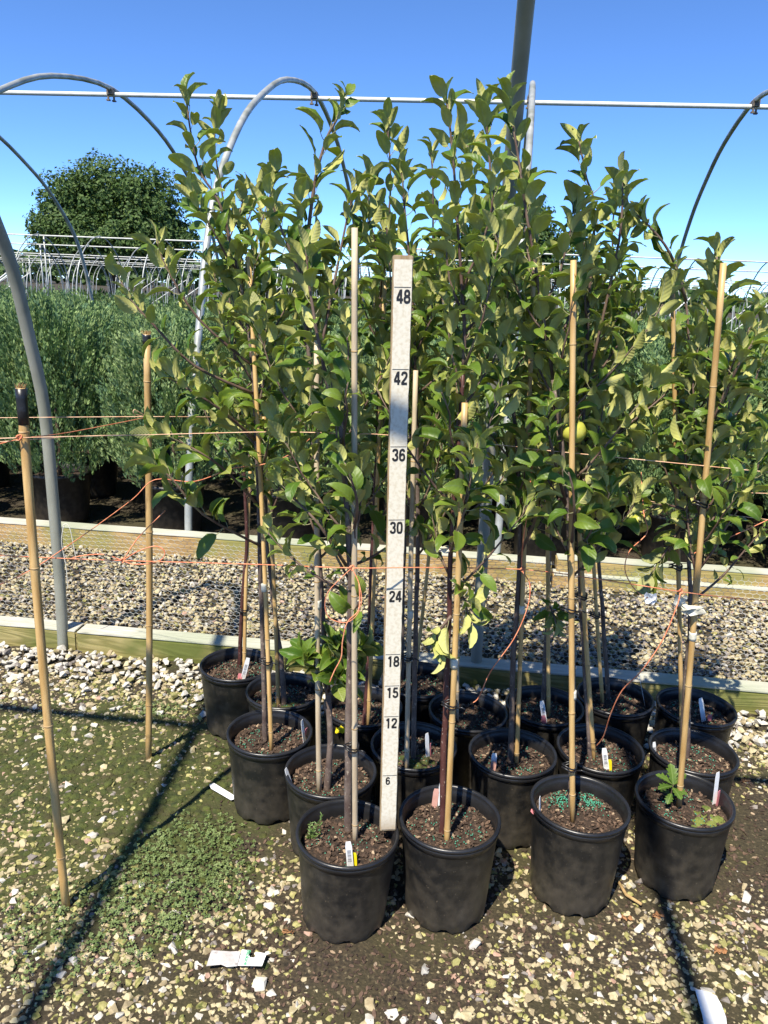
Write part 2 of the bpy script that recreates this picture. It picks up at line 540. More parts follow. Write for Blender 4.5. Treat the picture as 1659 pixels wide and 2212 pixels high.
def paint_board():
    m, nt, b, out = nodes('worn_white_paint')
    L = nt.links
    tc = N(nt, 'ShaderNodeTexCoord')
    nz = N(nt, 'ShaderNodeTexNoise')
    nz.inputs['Scale'].default_value = 130
    nz.inputs['Detail'].default_value = 5
    L.new(tc.outputs['Object'], nz.inputs['Vector'])
    cr = N(nt, 'ShaderNodeValToRGB')
    e = cr.color_ramp.elements
    e[0].position, e[0].color = 0.34, (0.62, 0.55, 0.41, 1)
    e[1].position, e[1].color = 0.55, (0.72, 0.67, 0.54, 1)
    L.new(nz.outputs[0], cr.inputs[0])
    # bare wood showing at the edges and the foot
    sx = N(nt, 'ShaderNodeSeparateXYZ')
    L.new(tc.outputs['Object'], sx.inputs[0])
    ab = N(nt, 'ShaderNodeMath', operation='ABSOLUTE')
    L.new(sx.outputs[0], ab.inputs[0])
    n2 = N(nt, 'ShaderNodeTexNoise')
    n2.inputs['Scale'].default_value = 60
    n2.inputs['Detail'].default_value = 6
    L.new(tc.outputs['Object'], n2.inputs['Vector'])
    ma = N(nt, 'ShaderNodeMath', operation='MULTIPLY_ADD')
    L.new(n2.outputs[0], ma.inputs[0])
    ma.inputs[1].default_value = 0.006
    L.new(ab.outputs[0], ma.inputs[2])
    ed = N(nt, 'ShaderNodeMapRange')
    ed.inputs[1].default_value, ed.inputs[2].default_value = 0.0205, 0.0218
    L.new(ma.outputs[0], ed.inputs[0])
    ft = N(nt, 'ShaderNodeMapRange')
    ft.inputs[1].default_value, ft.inputs[2].default_value = 0.05, 0.0
    ft.inputs[4].default_value = 0.7
    L.new(sx.outputs[2], ft.inputs[0])
    mm = N(nt, 'ShaderNodeMath', operation='MAXIMUM')
    L.new(ed.outputs[0], mm.inputs[0])
    L.new(ft.outputs[0], mm.inputs[1])
    mx = N(nt, 'ShaderNodeMix', data_type='RGBA')
    L.new(mm.outputs[0], mx.inputs[0])
    L.new(cr.outputs[0], mx.inputs[6])
    mx.inputs[7].default_value = (0.33, 0.22, 0.11, 1)
    L.new(mx.outputs[2], b.inputs['Base Color'])
    b.inputs['Roughness'].default_value = 0.75
    bp = N(nt, 'ShaderNodeBump')
    bp.inputs['Strength'].default_value = 0.2
    bp.inputs['Distance'].default_value = 0.001
    L.new(nz.outputs[0], bp.inputs['Height'])
    L.new(bp.outputs[0], b.inputs['Normal'])
    return m


M['paint'] = paint_board()
M['raw_wood'] = mat('raw_wood_edge', (0.30, 0.20, 0.10), (0.46, 0.36, 0.22), 30, 0.85, 0.4, 80, (4, 4, 0.3))


def ground_mat():
    m, nt, b, out = nodes('mossy_dirt')
    L = nt.links
    tc = N(nt, 'ShaderNodeTexCoord')

    def nz(s, d=6):
        n = N(nt, 'ShaderNodeTexNoise')
        n.inputs['Scale'].default_value = s
        n.inputs['Detail'].default_value = d
        L.new(tc.outputs['Object'], n.inputs['Vector'])
        return n.outputs[0]

    def ramp(src, a, bb, c, d):
        r = N(nt, 'ShaderNodeMapRange')
        r.inputs[1].default_value, r.inputs[2].default_value = a, bb
        r.inputs[3].default_value, r.inputs[4].default_value = c, d
        L.new(src, r.inputs[0])
        return r.outputs[0]

    def mix(f, a, bcol):
        x = N(nt, 'ShaderNodeMix', data_type='RGBA')
        L.new(f, x.inputs[0])
        if isinstance(a, tuple): x.inputs[6].default_value = (*a, 1)
        else: L.new(a, x.inputs[6])
        x.inputs[7].default_value = (*bcol, 1)
        return x.outputs[2]

    c = mix(ramp(nz(120), 0.35, 0.65, 0, 1), (0.018, 0.013, 0.007), (0.060, 0.044, 0.023))
    c = mix(ramp(nz(3.2), 0.45, 0.62, 0, 0.7), c, (0.045, 0.040, 0.012))
    # moss film spreading over the trodden corner
    sub = N(nt, 'ShaderNodeVectorMath', operation='SUBTRACT')
    L.new(tc.outputs['Object'], sub.inputs[0])
    sub.inputs[1].default_value = (-1.0, 1.95, 0)
    ln = N(nt, 'ShaderNodeVectorMath', operation='LENGTH')
    L.new(sub.outputs[0], ln.inputs[0])
    near_ = ramp(ln.outputs['Value'], 0.3, 0.9, 0.36, -0.1)
    am_ = N(nt, 'ShaderNodeMath', operation='ADD')
    L.new(near_, am_.inputs[0])
    L.new(nz(7), am_.inputs[1])
    c = mix(ramp(am_.outputs[0], 0.60, 0.78, 0, 0.9), c, (0.048, 0.054, 0.011))
    c = mix(ramp(nz(90, 3), 0.60, 0.68, 0, 0.8), c, (0.15, 0.12, 0.065))
    L.new(c, b.inputs['Base Color'])
    b.inputs['Roughness'].default_value = 0.95
    bp = N(nt, 'ShaderNodeBump')
    bp.inputs['Strength'].default_value = 0.8
    bp.inputs['Distance'].default_value = 0.006
    L.new(nz(140), bp.inputs['Height'])
    L.new(bp.outputs[0], b.inputs['Normal'])
    return m


M['ground'] = ground_mat()

# ------------------------------------------------------------------ pots: positions measured on the ground
POTS = {1: (-0.209, 1.535, .239), 2: (0.038, 1.605, .262), 3: (0.359, 1.702, .262), 4: (0.645, 1.798, .242), 5: (-0.290, 1.770, .239),
        6: (-0.495, 1.915, .245), 7: (-0.075, 1.930, .239), 8: (0.208, 1.924, .250), 9: (0.461, 2.013, .239), 10: (0.727, 2.035, .239),
        11: (-0.710, 2.310, .239), 12: (-0.505, 2.165, .239), 13: (-0.250, 2.120, .239), 14: (-0.090, 2.320, .239), 15: (0.075, 2.145, .239),
        16: (0.320, 2.225, .239), 17: (0.558, 2.325, .239), 18: (0.804, 2.303, .239)}
POTR = 0.124
BOARD_F, BOARD_B = 2.72, 3.90       # front faces of the two timber edgings

# ------------------------------------------------------------------ ground
def axis(a, b, step, far, n):
    core = np.arange(a, b + 1e-6, step)
    g = np.geomspace(1.0, far, n)
    return np.concatenate([a - g[::-1], core, b + g])


gx = axis(-2.2, 2.2, 0.025, 500, 16)
gy = axis(0.6, 4.2, 0.025, 700, 18)
GX, GY = np.meshgrid(gx, gy)


def relief(x, y):
    return 0.007 * mnoise.noise(Vector((x * 5, y * 5, 1.3))) + 0.003 * mnoise.noise(Vector((x * 22, y * 22, 4.1)))


near = (np.abs(GX) < 3) & (GY > 0) & (GY < 4.6)
GZ = np.zeros_like(GX)
for idx in np.argwhere(near):
    i, j = idx
    GZ[i, j] = relief(GX[i, j], GY[i, j])
nx, ny = len(gx), len(gy)
ii = np.arange((ny - 1) * (nx - 1))
a0 = (ii // (nx - 1)) * nx + ii % (nx - 1)
ground = obj('ground', np_mesh('ground', np.stack([GX.ravel(), GY.ravel(), GZ.ravel()], 1), np.stack([a0, a0 + 1, a0 + nx + 1, a0 + nx], 1), M['ground'], sm=True))
tag(ground, kind='structure')


# stone shapes: angular chips (convex hulls)
def make_stone(seed, npts=13):
    rr = random.Random(seed)
    bm = bmesh.new()
    s = (1.0, rr.uniform(.62, .95), rr.uniform(.40, .68))
    for _ in range(npts):
        d = Vector((rr.gauss(0, 1), rr.gauss(0, 1), rr.gauss(0, 1))).normalized() * rr.uniform(.86, 1.08)
        bm.verts.new((d.x * s[0], d.y * s[1], d.z * s[2]))
    res = bmesh.ops.convex_hull(bm, input=bm.verts)
    bmesh.ops.delete(bm, geom=[e for e in res['geom_interior'] if isinstance(e, bmesh.types.BMVert)], context='VERTS')
    bmesh.ops.triangulate(bm, faces=bm.faces)
    bm.verts.index_update()
    v = np.array([w.co[:] for w in bm.verts])
    f = np.array([[w.index for w in q.verts] for q in bm.faces])
    bm.free()
    return v, f


STV = [make_stone(100 + i, 11 + i % 4) for i in range(14)]
rng = np.random.default_rng(5)


def scatter(name, P, R, MI, variants=STV, tilt=0.35, mats=STONES):
    """many stones joined: P centres, R radii, MI material index"""
    Vs, Fs, Ms = [], [], []
    off = 0
    for p, r, mi in zip(P, R, MI):
        v, f = variants[rng.integers(len(variants))]
        a, b, c = rng.uniform(0, 6.283), rng.normal(0, tilt), rng.normal(0, tilt)
        ca, sa, cb, sb, cc, sc = math.cos(a), math.sin(a), math.cos(b), math.sin(b), math.cos(c), math.sin(c)
        Rm = np.array([[ca, -sa, 0], [sa, ca, 0], [0, 0, 1]]) @ np.array([[1, 0, 0], [0, cb, -sb], [0, sb, cb]]) @ np.array([[cc, 0, sc], [0, 1, 0], [-sc, 0, cc]])
        Vs.append(v @ Rm.T * r + p)
        Fs.append(f + off)
        Ms.append(np.full(len(f), mi))
        off += len(v)
    return np_mesh(name, np.concatenate(Vs), np.concatenate(Fs), mats, np.concatenate(Ms))


def potdist(x, y):
    return min(math.hypot(x - p[0], y - p[1]) for p in POTS.values())


def blob(x, y, cx, cy, rx, ry):
    return max(0.0, 1 - math.hypot((x - cx) / rx, (y - cy) / ry))


def density(x, y):
    """share of ground hidden by loose stones in the open area"""
    d = 1.0 + 0.25 * mnoise.noise(Vector((x * 3.1, y * 3.1, 7)))
    d -= 1.25 * blob(x, y, -0.12, 1.36, .34, .20)          # bark litter in front of the pots
    d -= 1.5 * blob(x, y, 0.98, 1.95, .36, .45)           # bare dirt at the right
    d -= 0.9 * blob(x, y, -0.62, 1.80, .30, .30)
    d -= 0.80 * blob(x, y, -1.05, 1.98, .75, .55)          # mossy
    d -= 0.8 * blob(x, y, -0.60, 1.62, .18, .22)          # clover
    pd = potdist(x, y)
    if pd < .2: d -= (0.2 - pd) * 6
    return d


big_list, P, R, MI = [], [], [], []
tries = 0
while len(P) < 18500 and tries < 210000:
    tries += 1
    x, y = rng.uniform(-1.95, 1.45), rng.uniform(0.98, 2.60)
    if x < -.72 * y - .08 or x > .58 * y + .1: continue
    if rng.uniform() > density(x, y) or potdist(x, y) < .098: continue
    u = rng.uniform()
    r = 0.0036 + 0.0072 * rng.uniform() ** 1.2 if u < .84 else rng.uniform(.0105, .0165)
    if u > .992: r = rng.uniform(.017, .023)
    front = y < 1.55
    mossy = blob(x, y, -0.9, 1.9, .8, .7)
    w = np.array([.06, .34, .24, .28, .06, .02]) if front else np.array([.03, .20, .34, .31, .10, .02])
    w = w + mossy * np.array([-.06, -.26, .14, .22, -.0, 0])
    w = np.clip(w, .01, 1)
    if r > .016: w = np.array([.45, .40, .05, .10, 0, 0])
    mi = rng.choice(6, p=w / w.sum())
    p = (x, y, relief(x, y) + r * rng.uniform(-.34, .14))
    if r > .0125 and len(big_list) < 230 and y < 1.75: big_list.append((p, r, mi)); continue
    P.append(p); R.append(r); MI.append(mi)
gravel = obj('loose_gravel', scatter('loose_gravel', np.array(P), R, MI))
tag(gravel, 'cream and yellowish gravel scattered over the dirt around the pots', 'gravel', kind='stuff')

# white gravel against the front timber
P, R, MI = [], [], []
for k in range(2300):
    x, y = rng.uniform(-2.6, 2.0), 2.715 - abs(rng.normal(0, 1)) * 0.14
    if y < 2.34 or potdist(x, y) < .125: continue
    r = rng.uniform(.009, .021)
    mi = rng.choice(6, p=[.62, .18, .10, .02, .08, 0])
    t = (y - 2.34) / .38
    p = (x, y - .02, relief(x, y) + r * .35 + t * .022 * rng.uniform(.2, 1))
    if r > .0185 and len(big_list) < 298 and -1.9 < x < -.7: big_list.append((p, r, mi)); continue
    P.append(p); R.append(r); MI.append(mi)
tag(obj('white_gravel', scatter('white_gravel', np.array(P), R, MI)), 'band of white limestone gravel along the foot of the front timber', 'gravel', kind='stuff')

# path gravel between the two timbers
P, R, MI = [], [], []
for k in range(13500):
    x, y = rng.uniform(-3.1, 2.5), rng.uniform(2.86, 3.90)
    r = rng.uniform(.008, .0165)
    mi = rng.choice(6, p=[.06, .40, .30, .06, .17, .01])
    P.append((x, y, .012 + rng.uniform(0, .016))); R.append(r); MI.append(mi)
tag(obj('path_gravel', scatter('path_gravel', np.array(P), R, MI, tilt=.5)), 'cream gravel filling the path between the two timber edgings', 'gravel', kind='stuff')

# larger single stones
stone_me = {}
for p, r, mi in big_list:
    k = int(rng.integers(8))
    if (k, mi) not in stone_me:
        v, f = STV[k]
        stone_me[(k, mi)] = np_mesh('stone', v, f, STONES[mi])
    o = obj('stone', stone_me[(k, mi)], ground, p)
    o.scale = (r, r, r)
    o.rotation_euler = (rng.normal(0, .3), rng.normal(0, .3), rng.uniform(0, 6.28))

# bark litter
CHIPV = []
for i in range(8):
    rr = random.Random(i)
    n = 6
    top = [(math.cos(6.283 * k / n) * rr.uniform(.7, 1.2), math.sin(6.283 * k / n) * rr.uniform(.35, .6), .1 + rr.uniform(-.06, .06)) for k in range(n)]
    v = np.array(top + [(a, b, c - .22) for a, b, c in top])
    f = [(0, k, k + 1) for k in range(1, n - 1)] + [(n, n + k + 1, n + k) for k in range(1, n - 1)]
    for k in range(n): f += [(k, n + k, n + (k + 1) % n), (k, n + (k + 1) % n, (k + 1) % n)]
    CHIPV.append((v, np.array(f)))
CHIPM = [M['chip_a'], M['chip_b'], M['chip_c']]
P, R, MI = [], [], []
for k in range(16000):
    x, y = rng.uniform(-1.2, 1.35), rng.uniform(1.0, 2.6)
    q = 1.9 * blob(x, y, -0.12, 1.36, .40, .26) + max(0, .34 - potdist(x, y)) * 2.4 + .06 + 0.55 * blob(x, y, .98, 1.95, .4, .5)
    q -= 0.8 * blob(x, y, -0.95, 1.8, .5, .6)
    if rng.uniform() > q or potdist(x, y) < .1: continue
    r = rng.uniform(.003, .0095)
    P.append((x, y, relief(x, y) + r * .3)); R.append(r); MI.append(rng.choice(3, p=[.62, .32, .06]))
tag(obj('bark_litter', scatter('bark_litter', np.array(P), R, MI, CHIPV, .4, CHIPM)), 'dark bark chips spilled on the dirt around the pots', 'bark litter', kind='stuff')

# moss cushions
def dome(n=10, m=4):
    V = [(0, 0, 1)]
    for j in range(1, m + 1):
        for k in range(n):
            a, t = 6.283 * k / n, math.pi / 2 * j / m
            V.append((math.sin(t) * math.cos(a), math.sin(t) * math.sin(a), math.cos(t)))
    F = [(0, 1 + k, 1 + (k + 1) % n) for k in range(n)]
    for j in range(m - 1):
        for k in range(n):
            a, b, c, d = 1 + j * n + k, 1 + j * n + (k + 1) % n, 1 + (j + 1) * n + (k + 1) % n, 1 + (j + 1) * n + k
            F += [(a, d, c), (a, c, b)]
    return np.array(V), np.array(F)


DV, DF = dome()
MOSSV = []
for i in range(6):
    v = DV.copy()
    for q in range(len(v)):
        v[q] *= 1 + .28 * mnoise.noise(Vector(v[q] * 1.9) + Vector((i * 5, 0, 0)))
    v[:, 2] *= .42
    MOSSV.append((v, DF))
P, R, MI = [], [], []
for k in range(5200):
    x, y = rng.uniform(-1.7, -0.35), rng.uniform(1.35, 2.42)
    q = 1.3 * blob(x, y, -1.05, 2.0, .55, .5) + 1.1 * blob(x, y, -.70, 1.82, .28, .34) + .2 + .9 * mnoise.noise(Vector((x * 9, y * 9, 2)))
    q *= .8
    if rng.uniform() > q or potdist(x, y) < .14: continue
    r = rng.uniform(.004, .015)
    P.append((x, y, relief(x, y) - r * .06)); R.append(r); MI.append(0)
tag(obj('moss_cushions', scatter('moss_cushions', np.array(P), R, MI, MOSSV, .1, [M['moss']])), 'low olive moss cushions on the ground near the tall canes', 'moss', kind='stuff')

# clover patch: three-leaflet leaves
TRV = []
for i in range(4):
    rr = random.Random(i)
    V, F = [], []
    for k in range(3):
        a = 2.094 * k + rr.uniform(-.2, .2)
        d, s = Vector((math.cos(a), math.sin(a), 0)), Vector((-math.sin(a), math.cos(a), 0))
        z = rr.uniform(-.25, .25)
        b = len(V)
        V += [Vector((0, 0, 0)), d * .55 + s * .5 + Vector((0, 0, z)), d * 1.05 + Vector((0, 0, z * 1.4)), d * .55 - s * .5 + Vector((0, 0, z))]
        F += [(b, b + 3, b + 2), (b, b + 2, b + 1)]
    TRV.append((np.array([v[:] for v in V]), np.array(F)))
P, R, MI = [], [], []
c1, c2, c3 = gr(395, 1890), gr(180, 2010), gr(350, 1530)
for k in range(24000):
    x, y = rng.uniform(-1.2, -0.35), rng.uniform(1.1, 2.4)
    q = 2.0 * blob(x, y, c1.x, c1.y, .20, .26) + .8 * blob(x, y, c2.x, c2.y, .26, .2) + 1.2 * blob(x, y, c3.x, c3.y, .12, .12)
    if rng.uniform() > q * (0.7 + 0.8 * mnoise.noise(Vector((x * 14, y * 14, 0)))): continue
    P.append((x, y, relief(x, y) + rng.uniform(.004, .020))); R.append(rng.uniform(.0035, .0065)); MI.append(0)
tag(obj('clover_patch', scatter('clover_patch', np.array(P), R, MI, TRV, .35, [M['clover']])), 'patch of small pale green clover leaves in the gravel', 'clover', kind='stuff')

# ------------------------------------------------------------------ timber edgings
def timber(name, x0, x1, y, z0, h, d, mface, mtop, label, seed):
    t = thing(name, (x0, y, 0), label, 'timber edging')
    n = x1 - x0
    obj('beam', bevel_box('beam', n, d, h - .004, mface, (n / 2, d / 2, z0 + h / 2 - .002), .006, int(n / .08), .004, seed), t)
    obj('weathered_top', bevel_box('weathered_top', n - .006, d - .004, .007, mtop, (n / 2, d / 2, z0 + h - .001), .002, int(n / .08), .0015, seed + 3), t)
    return t


timber('timber_edging', -3.3, -1.515, 2.735, -.01, .098, .088, M['wood_green'], M['wood_top'], 'short greenish timber ending at the leaning grey hoop leg beside the white gravel', 1)
timber('timber_edging', -1.505, 2.7, BOARD_F, -.01, .102, .088, M['wood_green'], M['wood_top'], 'long algae-stained timber running behind the potted apple trees', 2)
timber('timber_edging', -4.6, 0.52, BOARD_B, .0, .130, .10, M['wood_brown'], M['wood_top'], 'brown treated timber below the juniper pots on the far side of the path', 5)
timber('timber_edging', 0.53, 3.9, BOARD_B - .02, .0, .075, .095, M['wood_brown'], M['wood_top'], 'lower of two stacked timbers in front of the junipers', 6)
timber('timber_edging', 0.55, 3.9, BOARD_B + .03, .072, .075, .095, M['wood_brown'], M['wood_top'], 'upper of two stacked timbers in front of the junipers', 7)

# ------------------------------------------------------------------ hexagonal wire netting behind the front timber
def netting():
    w, hgt, cell = 4.6, .43, .026
    V, F = [], []
    dx, dz = cell, cell * .62
    rr = random.Random(3)

    def pos(ix, iz, kind):
        x = ix * dx + (dx / 2 if iz % 2 else 0)
        z = iz * dz + (dz * .32 if kind else -dz * .32)
        return x, z

    cols, rows = int(w / dx), int(hgt / dz)
    segs = []
    for iz in range(rows):
        for ix in range(cols):
            a, b = pos(ix, iz, 0), pos(ix, iz, 1)
            segs.append((a, b))
            l = ix if iz % 2 else ix - 1
            if iz + 1 < rows:
                for q in (l, l + 1):
                    if 0 <= q < cols: segs.append((b, pos(q, iz + 1, 0)))

    def wp(p):
        x, z = p
        X = -2.75 + x
        wob = .016 * mnoise.noise(Vector((X * 2.3, z * 3, 0)))
        return Vector((X + .006 * mnoise.noise(Vector((X * 7, z * 7, 3))), 2.832 + wob + .03 * z / hgt * math.sin(X * 2.1), .085 + z + .016 * mnoise.noise(Vector((X * 1.3, 5, 0)))))
    for a, b in segs:
        v, f = tube_vf([wp(a), wp(b)], .0007, 3, False, len(V))
        V += v; F += f
    return mesh('wire_netting', V, F, M['wire'])


tag(obj('wire_netting', netting()), 'hexagonal wire netting standing along the back of the front timber', 'wire netting')

# ------------------------------------------------------------------ hoop house frames
# profile (distance from the leg, height), leg to ridge, measured on the frame behind
PROF = [(0, -.1), (.02, .25), (.06, .51), (.12, .78), (.30, 1.30), (.41, 1.62), (.64, 2.02), (1.12, 2.43), (1.64, 2.71), (2.38, 2.98), (3.44, 3.13)]
HOOPP = PROF + [(6.88 - a, b) for a, b in reversed(PROF[:-1])]


def hoop_pts(prof=HOOPP, sub=4):
    return [Vector((0, p.x, p.y)) for p in spline([Vector((a, b, 0)) for a, b in prof], sub)]


def clamp_me():
    V, F = [], []
    for s, c in (((.055, .07, .05), (0, 0, 0)), ((.014, .014, .11), (.018, .02, -.02)), ((.014, .014, .11), (-.018, -.02, -.02)), ((.03, .03, .012), (.018, .02, -.07)), ((.03, .03, .012), (-.018, -.02, -.07))):
        v, f = box_vf(*s, c)
        F += [tuple(i + len(V) for i in q) for q in f]
        V += v
    return mesh('clamp', V, F, M['steel'])


CLAMP = clamp_me()
RIDGEY = 4.0 + 3.44
fb = thing('hoop_house_frame', (0, 4.0, 0), 'grey hoop house frame standing over the rows of junipers', 'hoop house frame', 'hoop house frames')
hm = tube('hoop', hoop_pts(), .0215, M['galv'], 10)
for x in (-7.15, -5.26, -3.37, -1.50, .386, 2.25, 4.15):
    sk = {.386: .045, 2.25: .085}.get(x, 0)
    ho = obj('hoop', hm, fb, (x - sk * 3.44, 0, 0))
    ho.rotation_euler[2] = -math.atan(sk)
    obj('clamp', CLAMP, fb, (x, 3.44 - .02, 3.10))
obj('ridge_pipe', tube('ridge_pipe', [(-9, 3.44, 3.085), (-3, 3.44, 3.083), (3, 3.44, 3.08), (6, 3.44, 3.08)], .020, M['galv_pale'], 10), fb)

# frame over the apple trees and the camera
PA = [(0, -.1), (-.02, .3), (-.02, .64), (-.01, 1.0), (.05, 1.26), (.12, 1.5), (.21, 1.67), (.44, 2.04), (.92, 2.43), (1.44, 2.71), (2.18, 2.98), (3.24, 3.13)]
PAF = PA + [(6.48 - a, b) for a, b in reversed(PA[:-1])]
fa = thing('hoop_house_frame', (0, 2.70, 0), 'weathered hoop frame whose leaning leg stands at the front timber joint', 'hoop house frame', 'hoop house frames')
am = tube('hoop', [Vector((0, -p.y, p.z)) for p in hoop_pts(PAF)], .0225, M['galv_dull'], 12)
apts = []
for p in hoop_pts(PAF):
    apts.append(Vector((-.016 * p.z - .28 * max(0, p.z - 2.3), -p.y + .06, p.z)))
am2 = tube('hoop', apts, .0225, M['galv_dull'], 12)
obj('hoop', am, fa, (-3.24, .03, 0))
obj('hoop', am, fa, (-1.572, .03, 0))
obj('hoop', am2, fa, (.118, 0, 0))
obj('hoop', am, fa, (1.83, .03, 0))
obj('purlin', tube('purlin', [(-6, -2.24, 3.02), (6, -2.24, 3.02)], .021, M['galv_dull'], 10), fa)

# small frames farther off
def far_frame(y, hgt, half, x0, x1, sp, label, shift=0.0):
    t = thing('hoop_house_frame', (0, y, 0), label, 'hoop house frame', 'hoop house frames')
    k = hgt / 3.13
    pr = [(a / 3.44 * half, max(b, -.05) * k) for a, b in PROF]
    pr = pr + [(2 * half - a, b) for a, b in reversed(pr[:-1])]
    me = tube('hoop', [p - Vector((0, half, 0)) for p in hoop_pts(pr, 2)], .018, M['galv'], 5)
    x = x0 + shift
    n = 0
    while x < x1:
        obj('hoop', me, t, (x, 0, 0))
        if n % 9 == 2: obj('post', tube('post', [(0, 0, 0), (0, 0, hgt - .05)], .024, M['galv'], 5), t, (x + .1, .1, 0))
        if n % 5 == 1: obj('brace', tube('brace', [(0, -half, .25), (1.7, -half * .55, hgt * .66)], .022, M['galv_pale'], 5), t, (x, 0, 0))
        x += sp
        n += 1
    obj('ridge_pipe', tube('ridge_pipe', [(x0, 0, hgt - .035), (x1, 0, hgt - .035)], .020, M['galv_pale'], 6), t)
    return t


for y, hgt, sp, x0, x1, nth in ((22.6, 2.64, 1.87, -17, 15, 'nearest'), (26.0, 2.52, 1.87, -19, 17, 'second'), (31.0, 2.36, 1.87, -22, 20, 'third'),
                                (36.0, 2.40, 1.87, -25, 23, 'fourth'), (41.5, 2.36, 1.9, -29, 26, 'fifth'), (48.0, 2.4, 1.9, -33, 30, 'sixth'), (56.0, 2.4, 2.0, -38, 35, 'seventh')):
    far_frame(y, hgt, 1.75, x0, x1, sp, 'bare low hoop frame beyond the junipers, %s of the far rows' % nth, (y * .37) % 1.3)

# ------------------------------------------------------------------ junipers
def juniper_mesh(seed, hgt=1.0, R=.35):
    rr = random.Random(seed)
    V, F, MI = [], [], []
    lead = [(rr.uniform(-.16, .16), rr.uniform(-.16, .16), rr.uniform(.82, 1.06)) for _ in range(9)] + [(0, 0, 1.08)]

    def blade(p, d, l, w, mi):
        s = d.orthogonal().normalized()
        s = Matrix.Rotation(rr.uniform(0, 6.28), 3, d) @ s
        b = len(V)
        V.extend([p, p + d * l * .45 + s * w, p + d * l, p + d * l * .45 - s * w])
        F.append((b, b + 1, b + 2, b + 3))
        MI.append(mi)

    for k in range(1150):
        u = rr.random() ** .8
        if k % 5 == 0:
            lx, ly, lz = rr.choice(lead)
            z = lz * hgt * rr.uniform(.72, .97)
            p = Vector((lx * R * 2.2 * (1 - .2 * z), ly * R * 2.2 * (1 - .2 * z), z))
            p += Vector((rr.gauss(0, .03), rr.gauss(0, .03), 0))
            out = Vector((rr.gauss(0, .2), rr.gauss(0, .2), 1)).normalized()
        else:
            z = hgt * u * .95
            rad_ = R * min(1, .62 + 1.6 * u) * (1 - max(0, u - .55) ** 1.4 * 1.5)
            th = rr.uniform(0, 6.283)
            lump = 1 + .22 * mnoise.noise(Vector((math.cos(th) * 1.7, math.sin(th) * 1.7, z * 3.2 + seed * 7)))
            q = rr.uniform(.45, 1.0) ** .5
            p = Vector((math.cos(th) * rad_ * q * lump, math.sin(th) * rad_ * q * lump, z))
            out = (Vector((math.cos(th), math.sin(th), 0)) * rr.uniform(.12, .55) + Vector((0, 0, 1))).normalized()
        L = rr.uniform(.10, .20)
        mi = rr.choices((0, 1, 2), (.42, .40, .18))[0]
        for j in range(24):
            t = rr.random()
            side = Vector((rr.gauss(0, 1), rr.gauss(0, 1), rr.gauss(0, .5))).normalized()
            d = (out + side * rr.uniform(.15, .55)).normalized()
            blade(p + out * L * t + side * .008, d, rr.uniform(.022, .044) * (1.1 - .4 * t), rr.uniform(.004, .007), mi)
    me = mesh('foliage', V, F, [M['jun_a'], M['jun_b'], M['jun_c']], MI)
    return me


JME = [juniper_mesh(i) for i in range(5)]
JSTEM = tube('stem', [(0, 0, -.06), (.01, 0, .2), (0, .01, .42)], [.014, .012, .006], M['stem'], 6)
JP = [(.0, .0), (.150, .0), (.156, .03), (.182, .30), (.190, .305), (.193, .318), (.188, .330), (.178, .328), (.174, .30), (.170, .285)]
JPOT = lathe('wall', JP, 28, M['pot'])
JSOIL = lathe('soil', [(.0001, .292), (.08, .294), (.171, .288)], 16, M['soil'])
rj = random.Random(11)
row_names = ['front', 'second', 'third', 'fourth', 'fifth', 'sixth', 'seventh', 'eighth', 'ninth']
for row in range(9):
    y = 4.36 + row * .68
    n0 = int((2.6 + y * .62) / .74)
    for k in range(-n0, n0 + 1):
        x = k * .74 + (.37 if row % 2 else 0) + rj.uniform(-.08, .08) - .06
        if row == 0: x = k * .74 - .24 + rj.uniform(-.02, .02)
        yy = y + rj.uniform(-.06, .06)
        s = rj.uniform(.94, 1.06)
        jt = thing('juniper', (x, yy, .29), 'upright green juniper in the %s row behind the far timber' % row_names[row], 'juniper', 'junipers in the hoop house')
        f = obj('foliage', JME[rj.randrange(5)], jt)
        f.scale = (s * 1.02, s * 1.02, s * rj.uniform(.80, .92))
        f.rotation_euler = (rj.uniform(-.04, .04), rj.uniform(-.04, .04), rj.uniform(0, 6.28))
        obj('stem', JSTEM, jt)
        if row < 3:
            jp = thing('juniper_pot', (x, yy, 0), 'large black pot of a juniper in the %s row behind the far timber' % row_names[row], 'pot', 'juniper pots')
            obj('wall', JPOT, jp)
            obj('soil', JSOIL, jp)

# low crop between the far frames: one mass
P = []
V, F = [], []
rr = random.Random(21)
for k in range(15000):
    y = 11.5 + 58 * rr.random() ** 1.6
    x = rr.uniform(-.62, .66) * y
    h = (.55 + .55 * mnoise.noise(Vector((x * .25, y * .25, 0)))) * rr.uniform(.4, 1.0)
    h = max(.15, min(h, 1.05))
    s = rr.uniform(.08, .16) * (1 + y * .012)
    d = Vector((rr.gauss(0, .5), rr.gauss(0, .5), 1)).normalized()
    a = d.orthogonal().normalized()
    a = Matrix.Rotation(rr.uniform(0, 6.28), 3, d) @ a
    b = len(V)
    p = Vector((x, y, h * .65))
    V += [p - d * s, p + a * s * .35, p + d * s * 1.3, p - a * s * .35]
    F.append((b, b + 1, b + 2, b + 3))
    b = len(V)
    a2 = d.cross(a)
    V += [p - d * s, p + a2 * s * .35, p + d * s * 1.1, p - a2 * s * .35]
    F.append((b, b + 1, b + 2, b + 3))
tag(obj('nursery_crop', mesh('nursery_crop', V, F, M['far_crop'])), 'low green nursery stock spread between the far hoop frames', 'nursery crop', kind='stuff')

